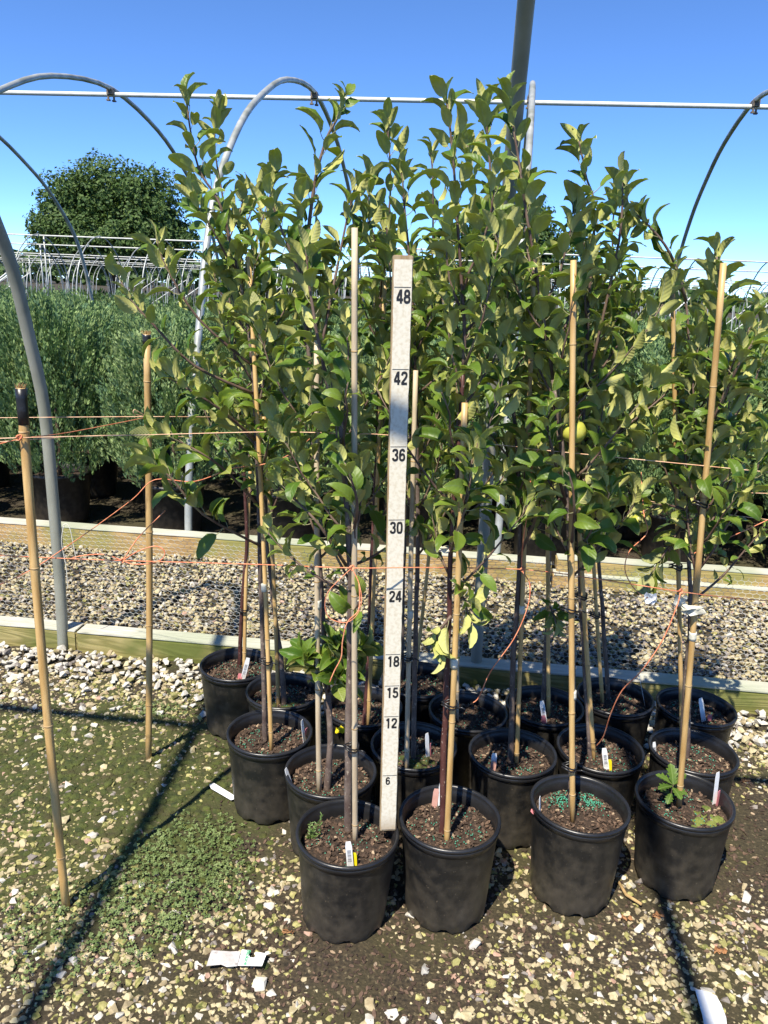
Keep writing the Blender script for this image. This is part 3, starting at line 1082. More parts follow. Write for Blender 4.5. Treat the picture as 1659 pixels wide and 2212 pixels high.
# ------------------------------------------------------------------ far trees
def far_tree(name, loc, lobes, nleaf, size, label, trunk_h, seed, cat='tree', group=None, r=.3):
    rr = random.Random(seed)
    t = thing(name, loc, label, cat, group)
    V, F, MI = [], [], []
    wts = [l[3] * l[4] * l[5] for l in lobes]
    for k in range(nleaf):
        lx, ly, lz, ax, ay, az = rr.choices(lobes, wts)[0]
        d = Vector((rr.gauss(0, 1), rr.gauss(0, 1), rr.gauss(0, 1))).normalized()
        q = rr.random() ** .33
        n = mnoise.noise(Vector((d.x * 2.6 + lx, d.y * 2.6, d.z * 2.6 + lz)) * 1.4)
        if q > .55 and mnoise.noise(Vector((lx + d.x * ax * q, ly + d.y * ay * q, lz + d.z * az * q)) * .95) < -.22: continue
        q *= 1 + .38 * n
        p = Vector((lx + d.x * ax * q, ly + d.y * ay * q, lz + d.z * az * q))
        nn = (d + Vector((rr.gauss(0, .6), rr.gauss(0, .6), rr.gauss(0, .6) + .3))).normalized()
        a = nn.orthogonal().normalized()
        a = Matrix.Rotation(rr.uniform(0, 6.28), 3, nn) @ a
        b2 = nn.cross(a)
        s = size * rr.uniform(.6, 1.3)
        b = len(V)
        V += [p - a * s, p + b2 * s * .6, p + a * s, p - b2 * s * .6 + nn * s * .3]
        F.append((b, b + 1, b + 2, b + 3))
        MI.append(1 if rr.random() < .35 else 0)
    obj('crown', mesh('crown', V, F, [M['far_leaf'], M['far_leaf_b']], MI), t)
    tv, tf = tube_vf([(0, 0, -.1), (0.05, 0, trunk_h * .5), (0, 0, trunk_h)], [r, r * .8, r * .55], 8)
    for k, l in enumerate(lobes[:6]):
        v, f = tube_vf([(0, 0, trunk_h * .8), (l[0] * .5, l[1] * .5, (trunk_h + l[2]) / 2), (l[0], l[1], l[2])], [r * .45, r * .3, r * .1], 5, True, len(tv))
        tv += v; tf += f
    obj('trunk', mesh('trunk', tv, tf, M['stem'], sm=True), t)
    return t


TY = 62.0
c = at(245, 600, TY)
far_tree('oak_tree', (c.x, TY, 0), [(-3.2, 0, 5.0, 3.4, 3.2, 3.0), (2.9, 0, 5.2, 3.5, 3.2, 3.2), (-.6, .6, 7.6, 3.5, 3.0, 3.0), (-3.0, 0, 7.4, 2.4, 2.4, 2.2), (3.2, 0, 7.7, 2.6, 2.4, 2.4), (0, -1, 4.2, 4.4, 3.0, 2.4), (5.0, 0, 4.6, 2.2, 2.0, 2.2), (-4.9, 0, 4.4, 1.8, 1.8, 1.7)], 64000, .15, 'broad dark green shade tree rising behind the far hoop frames', 4.0, 1, r=.4)
c = at(1090, 640, 58)
far_tree('oak_tree', (c.x, 58, 0), [(0, 0, 4.6, 3.6, 3.0, 2.6), (-2.4, 0, 3.8, 2.6, 2.4, 2.2), (2.6, 0, 3.8, 2.8, 2.4, 2.0), (.5, 0, 6.4, 2.4, 2.2, 2.0)], 30000, .15, 'shade tree half hidden behind the tall middle apple shoots', 3.0, 2, r=.35)
# distant wood on the horizon
V, F = [], []
rr = random.Random(4)
for k in range(9000):
    x = rr.uniform(-130, 140)
    y = rr.uniform(150, 165)
    top = 3.2 + 2.2 * mnoise.noise(Vector((x * .09, 0, 0))) + 1.0 * mnoise.noise(Vector((x * .4, 3, 0)))
    if x < -40: top += 2
    p = Vector((x, y, rr.random() ** .6 * top))
    s = rr.uniform(.5, 1.1)
    a = Vector((rr.gauss(0, 1), rr.gauss(0, .4), rr.gauss(0, 1))).normalized()
    b2 = a.orthogonal().normalized()
    b = len(V)
    V += [p - a * s, p + b2 * s * .7, p + a * s, p - b2 * s * .7]
    F.append((b, b + 1, b + 2, b + 3))
tag(obj('distant_wood', mesh('distant_wood', V, F, M['far_leaf'])), 'low dark line of woodland along the horizon', 'wood', kind='stuff')

# ------------------------------------------------------------------ nursery pots
POT_LABEL = {
    1: 'black nursery pot with a feathery weed, white barcode tag and yellow tag',
    2: 'black nursery pot touching the ruler foot, salmon tag behind its stem',
    3: 'black nursery pot with a heap of green fertiliser behind its stem',
    4: 'black nursery pot with a lobed seedling and bright moss on its soil',
    5: 'black nursery pot squeezed behind the pot with the feathery weed',
    6: 'black nursery pot beside the white tag lying on the ground',
    7: 'black nursery pot mostly hidden behind the foot of the ruler',
    8: 'black nursery pot with a salmon tag inside its near rim',
    9: 'black nursery pot with a white barcode tag crossed by a short yellow tag',
    10: 'black nursery pot right behind the pot with the lobed seedling',
    11: 'black nursery pot at the white gravel with barcode tag and pink tag',
    12: 'black nursery pot with a mossy patch on its soil, near the white gravel',
    13: 'black nursery pot with torn yellow tag scraps on its soil',
    14: 'shaded black nursery pot behind the ruler next to the timber',
    15: 'shaded black nursery pot without any tag behind the red stemmed tree',
    16: 'shaded black nursery pot with a barcode tag that has a pink foot',
    17: 'shaded black nursery pot with a thin pale rod leaning in it',
    18: 'black nursery pot at the timber with a blue-white tag and dull pink tag'}
PW = [(.0, .006), (.092, .006), (.098, .0), (.1015, .004), (.103, .03), (.1175, .212), (.1180, .2145)]
n = 48
V, F = [], []
for i, (r, z) in enumerate(PW):
    for k in range(n):
        th = 2 * math.pi * k / n
        rr_, zz = r, z
        if i in (2, 3):      # notched drainage foot
            ph = k % 6
            if ph in (0, 1): zz += .011
            elif ph % 2: rr_ -= .002
        if i >= 3: rr_ += .0016 * math.sin(3 * th + 1) * z / .21
        V.append((rr_ * math.cos(th), rr_ * math.sin(th), zz))
for i in range(len(PW) - 1):
    for k in range(n):
        k2 = (k + 1) % n
        F.append((i * n + k, i * n + k2, (i + 1) * n + k2, (i + 1) * n + k))
POT_WALL = mesh('wall', V, F, M['pot'], sm=True)
rim_prof = [(.1176, .2135), (.1205, .2135), (.1215, .222), (.1220, .226)]
for k in range(9):
    a = -math.pi / 2 + math.pi * k / 8 * 1.15
    rim_prof.append((.1195 + .0048 * math.cos(a), .2335 + .0055 * math.sin(a)))
rim_prof += [(.1150, .2365), (.1138, .232), (.1130, .224), (.1118, .2225), (.1108, .205), (.1085, .17)]
POT_RIM = lathe('rim', rim_prof, 56, M['pot_rim'])


def soil_me(seed, moss=False):
    V, F = [], []
    rings, n = 12, 40
    V.append((0, 0, .2))
    for j in range(1, rings + 1):
        for k in range(n):
            r = .1105 * j / rings
            a = 6.283 * k / n
            x, y = r * math.cos(a), r * math.sin(a)
            V.append((x, y, .200 + .006 * mnoise.noise(Vector((x * 30 + seed, y * 30, 0))) + .004 * mnoise.noise(Vector((x * 90, y * 90, seed))) - .25 * max(0, r - .085)))
    for k in range(n): F.append((0, 1 + k, 1 + (k + 1) % n))
    for j in range(rings - 1):
        for k in range(n):
            F.append((1 + j * n + k, 1 + (j + 1) * n + k, 1 + (j + 1) * n + (k + 1) % n, 1 + j * n + (k + 1) % n))
    return mesh('potting_mix', V, F, M['soil'], sm=True)


def disc_scatter(name, n, rlo, rhi, seed, probs, variants, mats, z=.203, spot=None):
    rr = random.Random(seed)
    P, R, MI = [], [], []
    for k in range(n):
        if spot:
            cx, cy, sp = spot[k % len(spot)]
            x, y = rr.gauss(cx, sp), rr.gauss(cy, sp)
            if math.hypot(x, y) > .1: continue
        else:
            q, a = .106 * math.sqrt(rr.random()), rr.uniform(0, 6.283)
            x, y = q * math.cos(a), q * math.sin(a)
        P.append((x, y, z + .006 * mnoise.noise(Vector((x * 30 + seed % 4, y * 30, 0))) - .25 * max(0, math.hypot(x, y) - .085)))
        R.append(rr.uniform(rlo, rhi))
        MI.append(rr.choices(range(len(probs)), probs)[0])
    return scatter(name, np.array(P), R, MI, variants, .45, mats)


ICO = []
bm = bmesh.new()
bmesh.ops.create_icosphere(bm, subdivisions=1, radius=1)
bm.verts.index_update()
ICO.append((np.array([v.co[:] for v in bm.verts]), np.array([[v.index for v in f.verts] for f in bm.faces])))
bm.free()
SOILS = [soil_me(i) for i in range(4)]
CHIPS = [disc_scatter('bark_chips', 620, .0028, .0085, i, (.55, .37, .08), CHIPV, CHIPM) for i in range(4)]
PELL = [disc_scatter('fertiliser_pellets', 90, .0014, .0019, i + 4, (1,), ICO, [M['pellet']], .206, [(-.05, .02, .022), (.04, -.05, .025), (.02, .05, .03), (-.06, -.045, .02)]) for i in range(4)]
PELL3 = disc_scatter('fertiliser_pellets', 330, .0014, .0020, 9, (1,), ICO, [M['pellet']], .207, [(-.03, .045, .022), (.035, .055, .018)])
for i, (x, y, h) in POTS.items():
    t = thing('nursery_pot', (x, y, 0), POT_LABEL[i], 'pot', 'nursery pots of the apple trees')
    t.rotation_euler = (random.uniform(-.02, .02), random.uniform(-.02, .02), random.uniform(0, 6.28))
    s = h / .239
    w = obj('wall', POT_WALL, t); w.scale = (1, 1, s)
    rm = obj('rim', POT_RIM, t, (0, 0, .239 * (s - 1)))
    so = obj('potting_mix', SOILS[i % 4], t, (0, 0, .239 * (s - 1)))
    ch = obj('bark_chips', CHIPS[(i + 1) % 4], so); tag(ch, kind='stuff')
    pe = obj('fertiliser_pellets', PELL3 if i == 3 else PELL[i % 4], so); tag(pe, kind='stuff')
    if i in (3,): t.rotation_euler[2] = 0
    if i in (4, 12, 7):
        mr_ = random.Random(i)
        Pm = [(mr_.gauss(.02 if i != 4 else .05, .03), mr_.gauss(-.04, .025), .2) for _ in range(26)]
        t.rotation_euler[2] = 0
        mo = obj('moss_patch', scatter('moss_patch', np.array([p for p in Pm if math.hypot(p[0], p[1]) < .098]), [mr_.uniform(.006, .017) for _ in Pm], [0] * len(Pm), MOSSV, .15, [M['moss_bright'] if i == 4 else M['moss']]), so)
        tag(mo, kind='stuff')

# ------------------------------------------------------------------ apple leaves
def leaf_mesh(seed, mats, fold, bend, W=.019, L=.062, twist=0.0, pet=.020):
    rr = random.Random(seed)
    st = [0, .07, .2, .36, .52, .68, .82, .92, 1.0]
    us = [-1, -.55, 0, .55, 1]
    V, F, MI = [], [], []
    # centre line: bends away from the upper side
    cy, cz, ang = 0.0, 0.0, bend * .35
    cen = []
    for i, t in enumerate(st):
        if i:
            ds = (t - st[i - 1]) * L
            ang -= bend * 1.35 * (t - st[i - 1])
            cy += ds * math.cos(ang)
            cz += ds * math.sin(ang)
        cen.append((cy + pet, cz + pet * .05, ang))
    ns, nu = len(st), len(us)
    for layer in (0, 1):
        for i, t in enumerate(st):
            w = W * max(0, math.sin(math.pi * t ** .80)) ** .72 * (1 - .12 * t)
            if t in (0, 1.0): w = .0006
            yy, zz, ang = cen[i]
            for u in us:
                e = abs(u)
                fa_ = fold * (1 - .35 * e)
                x = u * w * math.cos(fa_)
                hgt = e * w * math.sin(fa_) + .0012 * math.sin(t * 19 + seed + (2 if u > 0 else 0)) * e
                tw = twist * t
                V.append((x * math.cos(tw) - hgt * math.sin(tw), yy - (hgt + x * math.sin(tw)) * math.sin(ang) * 1.0, zz + (hgt * math.cos(tw) + x * math.sin(tw)) * math.cos(ang) - .0005 * layer))
    o = ns * nu
    for i in range(ns - 1):
        for k in range(nu - 1):
            a, b, c, d = i * nu + k, i * nu + k + 1, (i + 1) * nu + k + 1, (i + 1) * nu + k
            F.append((a, b, c, d)); MI.append(0)
            F.append((o + a, o + d, o + c, o + b)); MI.append(1)
    v, f = tube_vf([(0, 0, 0), (0, pet * .5, -.001), (0, pet + .002, pet * .05 - .0002)], [.0011, .0009, .0008], 4, False, len(V))
    V += v; F += f; MI += [2] * len(f)
    me = mesh('leaf', V, F, mats, MI, sm=True)
    return me


LM = [M['leaf_up'], M['leaf_lo'], M['petiole']]
LP = [M['leafp_up'], M['leafp_lo'], M['petiole']]
LEAVES = [leaf_mesh(i, LM, rad(a), b, w, l, tw) for i, (a, b, w, l, tw) in enumerate([
    (16, .6, .0170, .064, .1), (30, .9, .0165, .068, -.25), (22, .4, .0180, .062, .35), (40, .8, .0165, .068, .15), (58, .8, .0180, .066, -.15), (68, 1.0, .0180, .068, .2), (52, 1.2, .0175, .072, .3), (62, .6, .0170, .062, -.3), (74, .9, .0180, .064, .05), (46, .45, .0170, .060, -.1), (12, 1.3, .0150, .060, .6), (35, 1.5, .0175, .066, -.5)])]
LEAVES_PALE = [leaf_mesh(i + 20, LP, rad(a), b, .021, .064, tw) for i, (a, b, tw) in enumerate([(15, .8, .3), (30, 1.2, -.3), (8, .4, .1)])]

# ruler first: leaves keep clear of it
RB = gr(838.5, 1796, .236)
RT = at(871.5, 551, 1.535)
RLEN = (RT - RB).length
INCH = RLEN / 50.25
raxis = (RT - RB).normalized()


def clear_of_ruler(p):
    t = (p - RB).dot(raxis)
    if not -.05 < t < RLEN + .02: return True
    q = RB + raxis * t
    # keep out of the ruler and of the gap left by the hand that slid it in
    return not (abs(p.x - q.x * (p.y / q.y)) < .052 and p.y < q.y + .05)


FREE = []
for (bx, by, H_), (tx, ty), Y_ in (((768, 1812, .20), (766, 492), -.03), ((1240, 1775, .225), (1239, 562), 0), ((1468, 1742, .205), (1563, 568), -.06)):
    q_ = gr(bx, by, H_)
    FREE.append((q_, at(tx, ty, q_.y + Y_)))


def clear_of_canes(p):
    for a, b in FREE:
        f = (p.z - a.z) / (b.z - a.z)
        if 0 < f < 1.02:
            q = a.lerp(b, f)
            if p.y < q.y + .01 and abs(p.x - q.x * p.y / q.y) < .024: return False
    return True


leaf_total = 0


def add_leaves(tree, base, pts, rr, spacing, scale, start=0.0, tipfan=True, pale=0.0, cap=300, keep=1.0, hang=0.0):
    """spiral of leaves along a shoot"""
    global leaf_total
    pts = [Vector(p) for p in pts]
    seg = [0]
    for a, b in zip(pts, pts[1:]): seg.append(seg[-1] + (b - a).length)
    total = seg[-1]
    s = start * total
    phi = rr.uniform(0, 6.28)
    while s < total:
        if sum(1 for c in tree.children if c.name.startswith('leaf')) >= 10 ** 9: break
        i = max(j for j in range(len(seg)) if seg[j] <= s)
        i = min(i, len(pts) - 2)
        t = (pts[i + 1] - pts[i]).normalized()
        p = pts[i] + t * (s - seg[i])
        near = (total - s)
        frac = 1 - min(1, near / .14)           # 1 at the tip
        a = t.orthogonal().normalized()
        rdir = Matrix.Rotation(phi, 3, t) @ a
        phi += 2.399 + rr.gauss(0, .25)
        flat = rr.random() < .36 * (1 - frac)
        alpha = rad((rr.uniform(60, 88) if flat else rr.uniform(34, 66)) * (1 - frac) + rr.uniform(10, 52) * frac)
        d = (t * math.cos(alpha) + rdir * math.sin(alpha))
        d = (d + Vector((0, 0, (.05 if flat else .45) - hang + rr.uniform(-.25, .12) * (1 - frac)))).normalized()
        nrm = t - d * t.dot(d)
        if nrm.length < .05: nrm = -rdir
        nrm = (nrm.normalized() + (Vector((0, 0, .6)) if flat else sundir * (rr.uniform(.5, 2.0) if rr.random() < (.52 + .3 * frac) else 0.0))).normalized()
        nrm = (nrm - d * nrm.dot(d)).normalized()
        nrm = Matrix.Rotation(rr.gauss(0, .38), 3, d) @ nrm
        x = d.cross(nrm)
        sc = scale * rr.uniform(.66, 1.20) * (1 - .30 * max(0, frac - .55) / .45 * rr.uniform(.3, 1))
        mid = p + d * .05 * sc
        s += spacing * rr.uniform(.7, 1.3) * (1 - .55 * frac)
        if rr.random() > keep: continue
        if rr.random() < .75 and not clear_of_canes(mid): continue
        if not clear_of_ruler(mid) or not clear_of_ruler(p + d * .085 * sc) or not clear_of_ruler(p + d * .02): continue
        me = rr.choice(LEAVES_PALE) if rr.random() < pale else (rr.choice(LEAVES[4:]) if frac > .25 else rr.choice(LEAVES[:4] + LEAVES[10:]) if flat else rr.choice(LEAVES[2:]))
        o = bpy.data.objects.new('leaf', me)
        COL.objects.link(o)
        o.parent = tree
        o.matrix_basis = Matrix(((x.x * sc, d.x * sc, nrm.x * sc, p.x - base.x), (x.y * sc, d.y * sc, nrm.y * sc, p.y - base.y), (x.z * sc, d.z * sc, nrm.z * sc, p.z - base.z), (0, 0, 0, 1)))
        leaf_total += 1


def px(points, Y, dy=0.0):
    n = len(points)
    out = []
    for i, p in enumerate(points):
        yy = Y + (p[2] if len(p) > 2 else dy * i / max(1, n - 1))
        out.append(at(p[0], p[1], yy))
    return out


TREE_LABEL = {
    1: 'apple sapling with a grey scarred stem, growing beside the feathery weed',
    2: 'apple sapling with a smooth dark red stem beside the ruler',
    3: 'apple sapling bearing a yellow-green apple, tied to a cane with a black band',
    4: 'apple sapling bound with masking tape to the leaning cane by the lobed seedling',
    5: 'apple sapling with a low rosette of leaves on its knobbly stem',
    6: 'apple sapling spreading long side shoots towards the tall black-taped cane',
    7: 'apple sapling whose stem stands right behind the ruler',
    8: 'apple sapling with a grey stem in the pot with the salmon tag',
    9: 'apple sapling with one long bare slanting branch, in the white and yellow tagged pot',
    10: 'apple sapling with drooping yellowish leaves on a low branch',
    11: 'apple sapling with a red stem in the pot at the white gravel',
    12: 'apple sapling with a bent swollen stem base in the mossy pot',
    13: 'apple sapling in the pot with torn yellow scraps',
    14: 'apple sapling growing close to the timber behind the ruler',
    15: 'apple sapling in the shaded pot behind the red stemmed tree',
    16: 'apple sapling in the pot with the pink footed barcode tag',
    17: 'apple sapling in the pot with the thin pale rod',
    18: 'apple sapling reaching past the leaning taped cane with a dark low branch'}
# stem polylines (measured), depth drift to the top, stem radius, bark, laterals
TREES = {
    1: dict(stem=[(752, 1792), (754, 1560), (758, 1330), (757, 1220), (747, 1060), (734, 911), (712, 850), (692, 750), (670, 640), (662, 540)], dy=-.02, r=.0115, red=0, lat=11),
    2: dict(stem=[(955, 1800), (960, 1600), (968, 1400), (974, 1200), (992, 930), (1004, 720), (990, 520), (978, 340), (966, 225)], dy=.02, r=.0095, red=1, lat=13),
    3: dict(stem=[(1233, 1745), (1237, 1550), (1234, 1300), (1222, 1050), (1195, 820), (1155, 570), (1122, 360), (1098, 215)], dy=.03, r=.0095, red=0, lat=14),
    4: dict(stem=[(1470, 1735), (1482, 1450), (1500, 1290), (1522, 1000), (1545, 780), (1556, 640), (1548, 555)], dy=0, r=.0095, red=0, lat=11),
    5: dict(stem=[(706, 1705), (714, 1600), (707, 1480), (694, 1290), (683, 1080), (672, 860), (660, 620), (676, 420), (702, 310), (727, 258), (745, 212)], dy=.02, r=.0105, red=0, lat=10),
    6: dict(stem=[(573, 1600), (568, 1420), (562, 1230), (556, 1010), (545, 790), (525, 640), (498, 520), (470, 430), (432, 372), (412, 290), (404, 215)], dy=-.04, r=.0085, red=0, lat=12),
    7: dict(stem=[(893, 1640), (897, 1400), (903, 1150), (900, 900), (892, 680), (878, 490), (868, 365)], dy=.02, r=.0095, red=0, lat=11),
    8: dict(stem=[(1103, 1650), (1108, 1450), (1122, 1240), (1120, 1020), (1096, 760), (1068, 480), (1055, 320), (1047, 228)], dy=.02, r=.010, red=0, lat=13),
    9: dict(stem=[(1276, 1640), (1264, 1450), (1252, 1230), (1258, 960), (1272, 650), (1284, 460), (1266, 380), (1250, 305)], dy=0, r=.009, red=0, lat=13),
    10: dict(stem=[(1484, 1640), (1491, 1330), (1483, 1050), (1490, 830), (1482, 660), (1462, 590)], dy=.02, r=.009, red=0, lat=11),
    11: dict(stem=[(517, 1440), (524, 1290), (533, 1160), (522, 940), (505, 720), (492, 500), (465, 330), (468, 235)], dy=-.03, r=.009, red=1, lat=12),
    12: dict(stem=[(614, 1525), (607, 1420), (593, 1330), (582, 1230), (566, 1040), (564, 820), (578, 610), (588, 500)], dy=0, r=.0105, red=0, lat=11),
    13: dict(stem=[(788, 1575), (796, 1400), (803, 1200), (815, 930), (822, 640), (842, 430), (838, 262)], dy=0, r=.009, red=1, lat=12),
    14: dict(stem=[(868, 1470), (872, 1240), (884, 960), (926, 680), (936, 450), (930, 320)], dy=0, r=.009, red=0, lat=11),
    15: dict(stem=[(978, 1560), (985, 1340), (1000, 1050), (1018, 750), (1030, 470), (1008, 310)], dy=0, r=.009, red=0, lat=11),
    16: dict(stem=[(1172, 1535), (1182, 1320), (1190, 1080), (1186, 830), (1168, 620), (1150, 450)], dy=0, r=.009, red=0, lat=11),
    17: dict(stem=[(1314, 1512), (1301, 1310), (1292, 1160), (1308, 920), (1332, 680), (1322, 510), (1332, 425)], dy=0, r=.009, red=0, lat=12),
    18: dict(stem=[(1480, 1560), (1494, 1320), (1520, 1120), (1556, 940), (1590, 790), (1622, 720)], dy=0, r=.0085, red=0, lat=10),
}
# side shoots told apart in the picture: tree -> list of polylines (x, y, depth offset)
SHOOTS = {
    6: [([(545, 790, -.03), (430, 690, -.08), (358, 575, -.10), (340, 520, -.10)], 1.0, 0), ([(548, 850, -.03), (420, 790, -.10), (330, 700, -.14), (283, 648, -.15), (262, 610, -.15)], .9, 0),
        ([(556, 1090, -.02), (480, 1010, -.10), (400, 960, -.14), (338, 935, -.16)], 1.2, 0), ([(564, 1180, -.02), (440, 1112, -.14), (372, 1035, -.19), (322, 992, -.20)], 1.25, .0),
        ([(552, 950, -.02), (470, 880, -.12), (405, 840, -.15), (362, 815, -.15)], 1.1, 0)],
    11: [([(522, 940, 0), (500, 700, -.05), (492, 540, -.06), (515, 470, -.06), (530, 410, -.05)], .9, 0)],
    1: [([(757, 1284, 0), (681, 1243, .02), (625, 1200, .03), (578, 1150, .03)], .8, 0), ([(748, 1222, 0), (691, 1136, .0), (642, 1083, .0), (600, 1040, 0)], .85, 0),
        ([(760, 1222, 0), (800, 1205, .06), (842, 1178, .09), (890, 1150, .10)], .7, 0), ([(756, 1180, 0), (772, 1100, -.05), (760, 1040, -.08), (745, 1000, -.08)], 1.0, 0),
        ([(758, 1330, 0), (772, 1310, -.03), (780, 1290, -.05)], .9, 0)],
    5: [([(707, 1490, 0), (716, 1452, -.03), (722, 1405, -.05)], 1.2, 0), ([(707, 1500, 0), (690, 1450, -.03), (668, 1428, -.05)], 1.2, 0), ([(712, 1470, -.01), (745, 1425, -.05), (772, 1408, -.06)], 1.2, 0), ([(710, 1480, 0), (720, 1470, -.05), (730, 1462, -.08)], 1.15, .2), ([(709, 1500, 0), (750, 1470, -.02), (765, 1450, -.03)], .95, 0), ([(672, 860, 0), (724, 600, .0), (748, 480, .02), (767, 400, .02)], .85, 0),
        ([(660, 620, 0), (610, 500, -.05), (585, 430, -.06)], .9, 0)],
    2: [([(980, 1310, 0), (1000, 1290, -.03), (1012, 1330, -.05)], .95, .5), ([(975, 1330, 0), (945, 1370, -.03), (955, 1400, -.04)], .9, .5), ([(985, 1150, 0), (1010, 1060, -.06), (1020, 990, -.08)], 1.0, 0)],
    8: [([(1122, 1200, -.02), (1160, 1110, -.12), (1165, 1040, -.16), (1160, 1000, -.17)], 1.0, 0)],
    3: [([(1232, 1200, -.02), (1240, 1120, -.10), (1238, 1060, -.13), (1228, 1020, -.14)], 1.0, 0), ([(1225, 1100, 0), (1190, 960, -.08), (1180, 900, -.1)], .95, 0)],
    9: [([(1240, 1030, 0), (1330, 940, .02), (1430, 858, .05), (1490, 790, .06)], .85, 0), ([(1262, 860, 0), (1330, 560, -.05), (1345, 430, -.06), (1340, 380, -.05)], .95, 0)],
    10: [([(1482, 650, 0), (1448, 548, -.04), (1392, 478, -.06), (1368, 462, -.06)], .95, 0)],
    4: [([(1530, 940, 0), (1590, 800, -.05), (1640, 720, -.06)], .9, 0)],
    16: [([(1184, 1300, 0), (1196, 1330, -.05), (1202, 1350, -.06)], .9, .4)],
    18: [([(1494, 1300, 0), (1560, 1245, .0), (1612, 1185, 0), (1652, 1140, 0)], .75, .4), ([(1556, 940, 0), (1620, 850, -.02), (1650, 760, -.02)], .85, 0)],
}
PALE = {10: [([(1484, 1120, 0), (1445, 1180, -.04), (1400, 1250, -.07)], 1.0, .7), ([(1484, 1150, 0), (1510, 1120, -.05), (1520, 1160, -.07)], 1.0, .7), ([(1484, 1100, 0), (1420, 1090, -.05), (1385, 1110, -.07)], .95, .5)]}

for i, T in TREES.items():
    X, Y, H = POTS[i]
    rr = random.Random(300 + i)
    stem = px(T['stem'], Y, T['dy'])
    # root the stem in the potting mix
    b0 = gr(T['stem'][0][0], T['stem'][0][1], H - .04)
    if math.hypot(b0.x - X, b0.y - Y) > .075:
        q = Vector((b0.x - X, b0.y - Y, 0)).normalized() * .07
        b0 = Vector((X + q.x, Y + q.y, H - .04))
    shift = b0.y - Y
    stem = px([(p[0], p[1], shift * max(0, 1 - k / 5) + T['dy'] * k / len(T['stem'])) for k, p in enumerate(T['stem'])], Y)
    stem[0] = b0
    base = Vector((b0.x, b0.y, H - .05))
    tree = thing('apple_tree', base, TREE_LABEL[i], 'apple tree', 'potted apple saplings')
    sp = spline([b0 - Vector((0, 0, .03))] + stem, 5)
    sp = [p + Vector((.0025 * mnoise.noise(p * 14), .0025 * mnoise.noise(p * 14 + Vector((7, 0, 0))), 0)) for p in sp]
    n = len(sp)
    r = T['r']
    radii = [max(.0021, r * (1.25 if k < 4 else 1.0) * (1 - (k / n) ** .85 * .84) * (1 + .10 * mnoise.noise(sp[k] * 40))) for k in range(n)]
    cut = int(n * .62)
    obj('trunk', tube('trunk', [p - base for p in sp[:cut + 1]], radii[:cut + 1], M['bark_red' if T['red'] else 'bark'], 9), tree)
    obj('leader', tube('leader', [p - base for p in sp[cut:]], radii[cut:], M['twig'], 7), tree)
    # leaves on the leader
    topz, lowz = sp[-1].z, .72
    st = next((k for k, p in enumerate(sp) if p.z > topz - .55), 0)
    add_leaves(tree, base, sp[st:], rr, .0165, 1.02)
    for pl, sc, hang in SHOOTS.get(i, []) + PALE.get(i, []):
        pts = spline(px([(p[0], p[1], p[2] + (shift if k == 0 else 0)) for k, p in enumerate(pl)], Y), 4)
        rads = [.0042 * (1 - .68 * k / len(pts)) for k in range(len(pts))]
        obj('branch', tube('branch', [p - base for p in pts], rads, M['twig'], 6), tree)
        ispale = (pl, sc, hang) in PALE.get(i, [])
        long = sum((b - a).length for a, b in zip(pts, pts[1:]))
        add_leaves(tree, base, pts, rr, .017 if long > .13 else .008, sc * 1.03, .30 if long > .2 else .1, pale=.85 if ispale else .02, hang=hang)
    # further laterals all round the leader
    T['lat'] = int(T['lat'] * 1.12)
    for k in range(T['lat']):
        z = lowz + .10 + (topz - .42 - lowz) * (k + rr.random() * .8) / T['lat']
        j = min(range(n), key=lambda q: abs(sp[q].z - z))
        p0 = sp[j]
        az = k * 2.4 + rr.uniform(-.5, .5)
        L = rr.uniform(.13, .34) * (1.12 - .35 * (z - lowz) / max(.1, topz - lowz))
        d = Vector((math.cos(az), math.sin(az) * .8, 0))
        el = rad(rr.uniform(34, 66))
        pts = [p0]
        for q in range(1, 6):
            f = q / 5
            e2 = el + rad(22) * f
            pts.append(pts[-1] + (d * math.cos(e2) + Vector((0, 0, math.sin(e2)))) * L / 5 + Vector((rr.gauss(0, .004), rr.gauss(0, .004), 0)))
        if any(not clear_of_ruler(p) for p in pts[2:]): continue
        obj('branch', tube('branch', [p - base for p in pts], [.0034 * (1 - .14 * q) for q in range(6)], M['twig'], 5), tree)
        add_leaves(tree, base, pts, rr, .0165, 1.0, .10, pale=.03)

print('leaves', leaf_total)

# apples
def apple_me():
    prof = []
    for k in range(15):
        a = math.pi * k / 14
        rr_ = math.sin(a) * (1 + .10 * math.cos(a))
        z = -math.cos(a) * .90
        if k > 11: z -= .22 * (k - 11) / 3
        if k < 2: z += .10 * (2 - k) / 2
        prof.append((max(rr_, .001) * .030, z * .030))
    return lathe('skin', prof, 24, M['apple'])


AP = apple_me()
for (x, y, Y, lab) in ((1238, 930, 1.735, 'yellow-green apple with a brown scar hanging in front of the taped cane'), (1382, 1126, 1.97, 'green apple half hidden behind drooping yellowish leaves')):
    p = at(x, y, Y)
    t = thing('apple', p, lab, 'apple')
    t.rotation_euler = (.25, .2, 0)
    obj('skin', AP, t)
    obj('stalk', tube('stalk', [(0, 0, .018), (.002, 0, .035), (.006, .004, .05)], .0013, M['twig'], 5), t)
    obj('scar', mesh('scar', [(.0285, -.006, .004), (.0292, -.002, .008), (.0296, .003, .004), (.0290, -.001, -.003)], [(0, 1, 2, 3)], M['bark_red']), t)

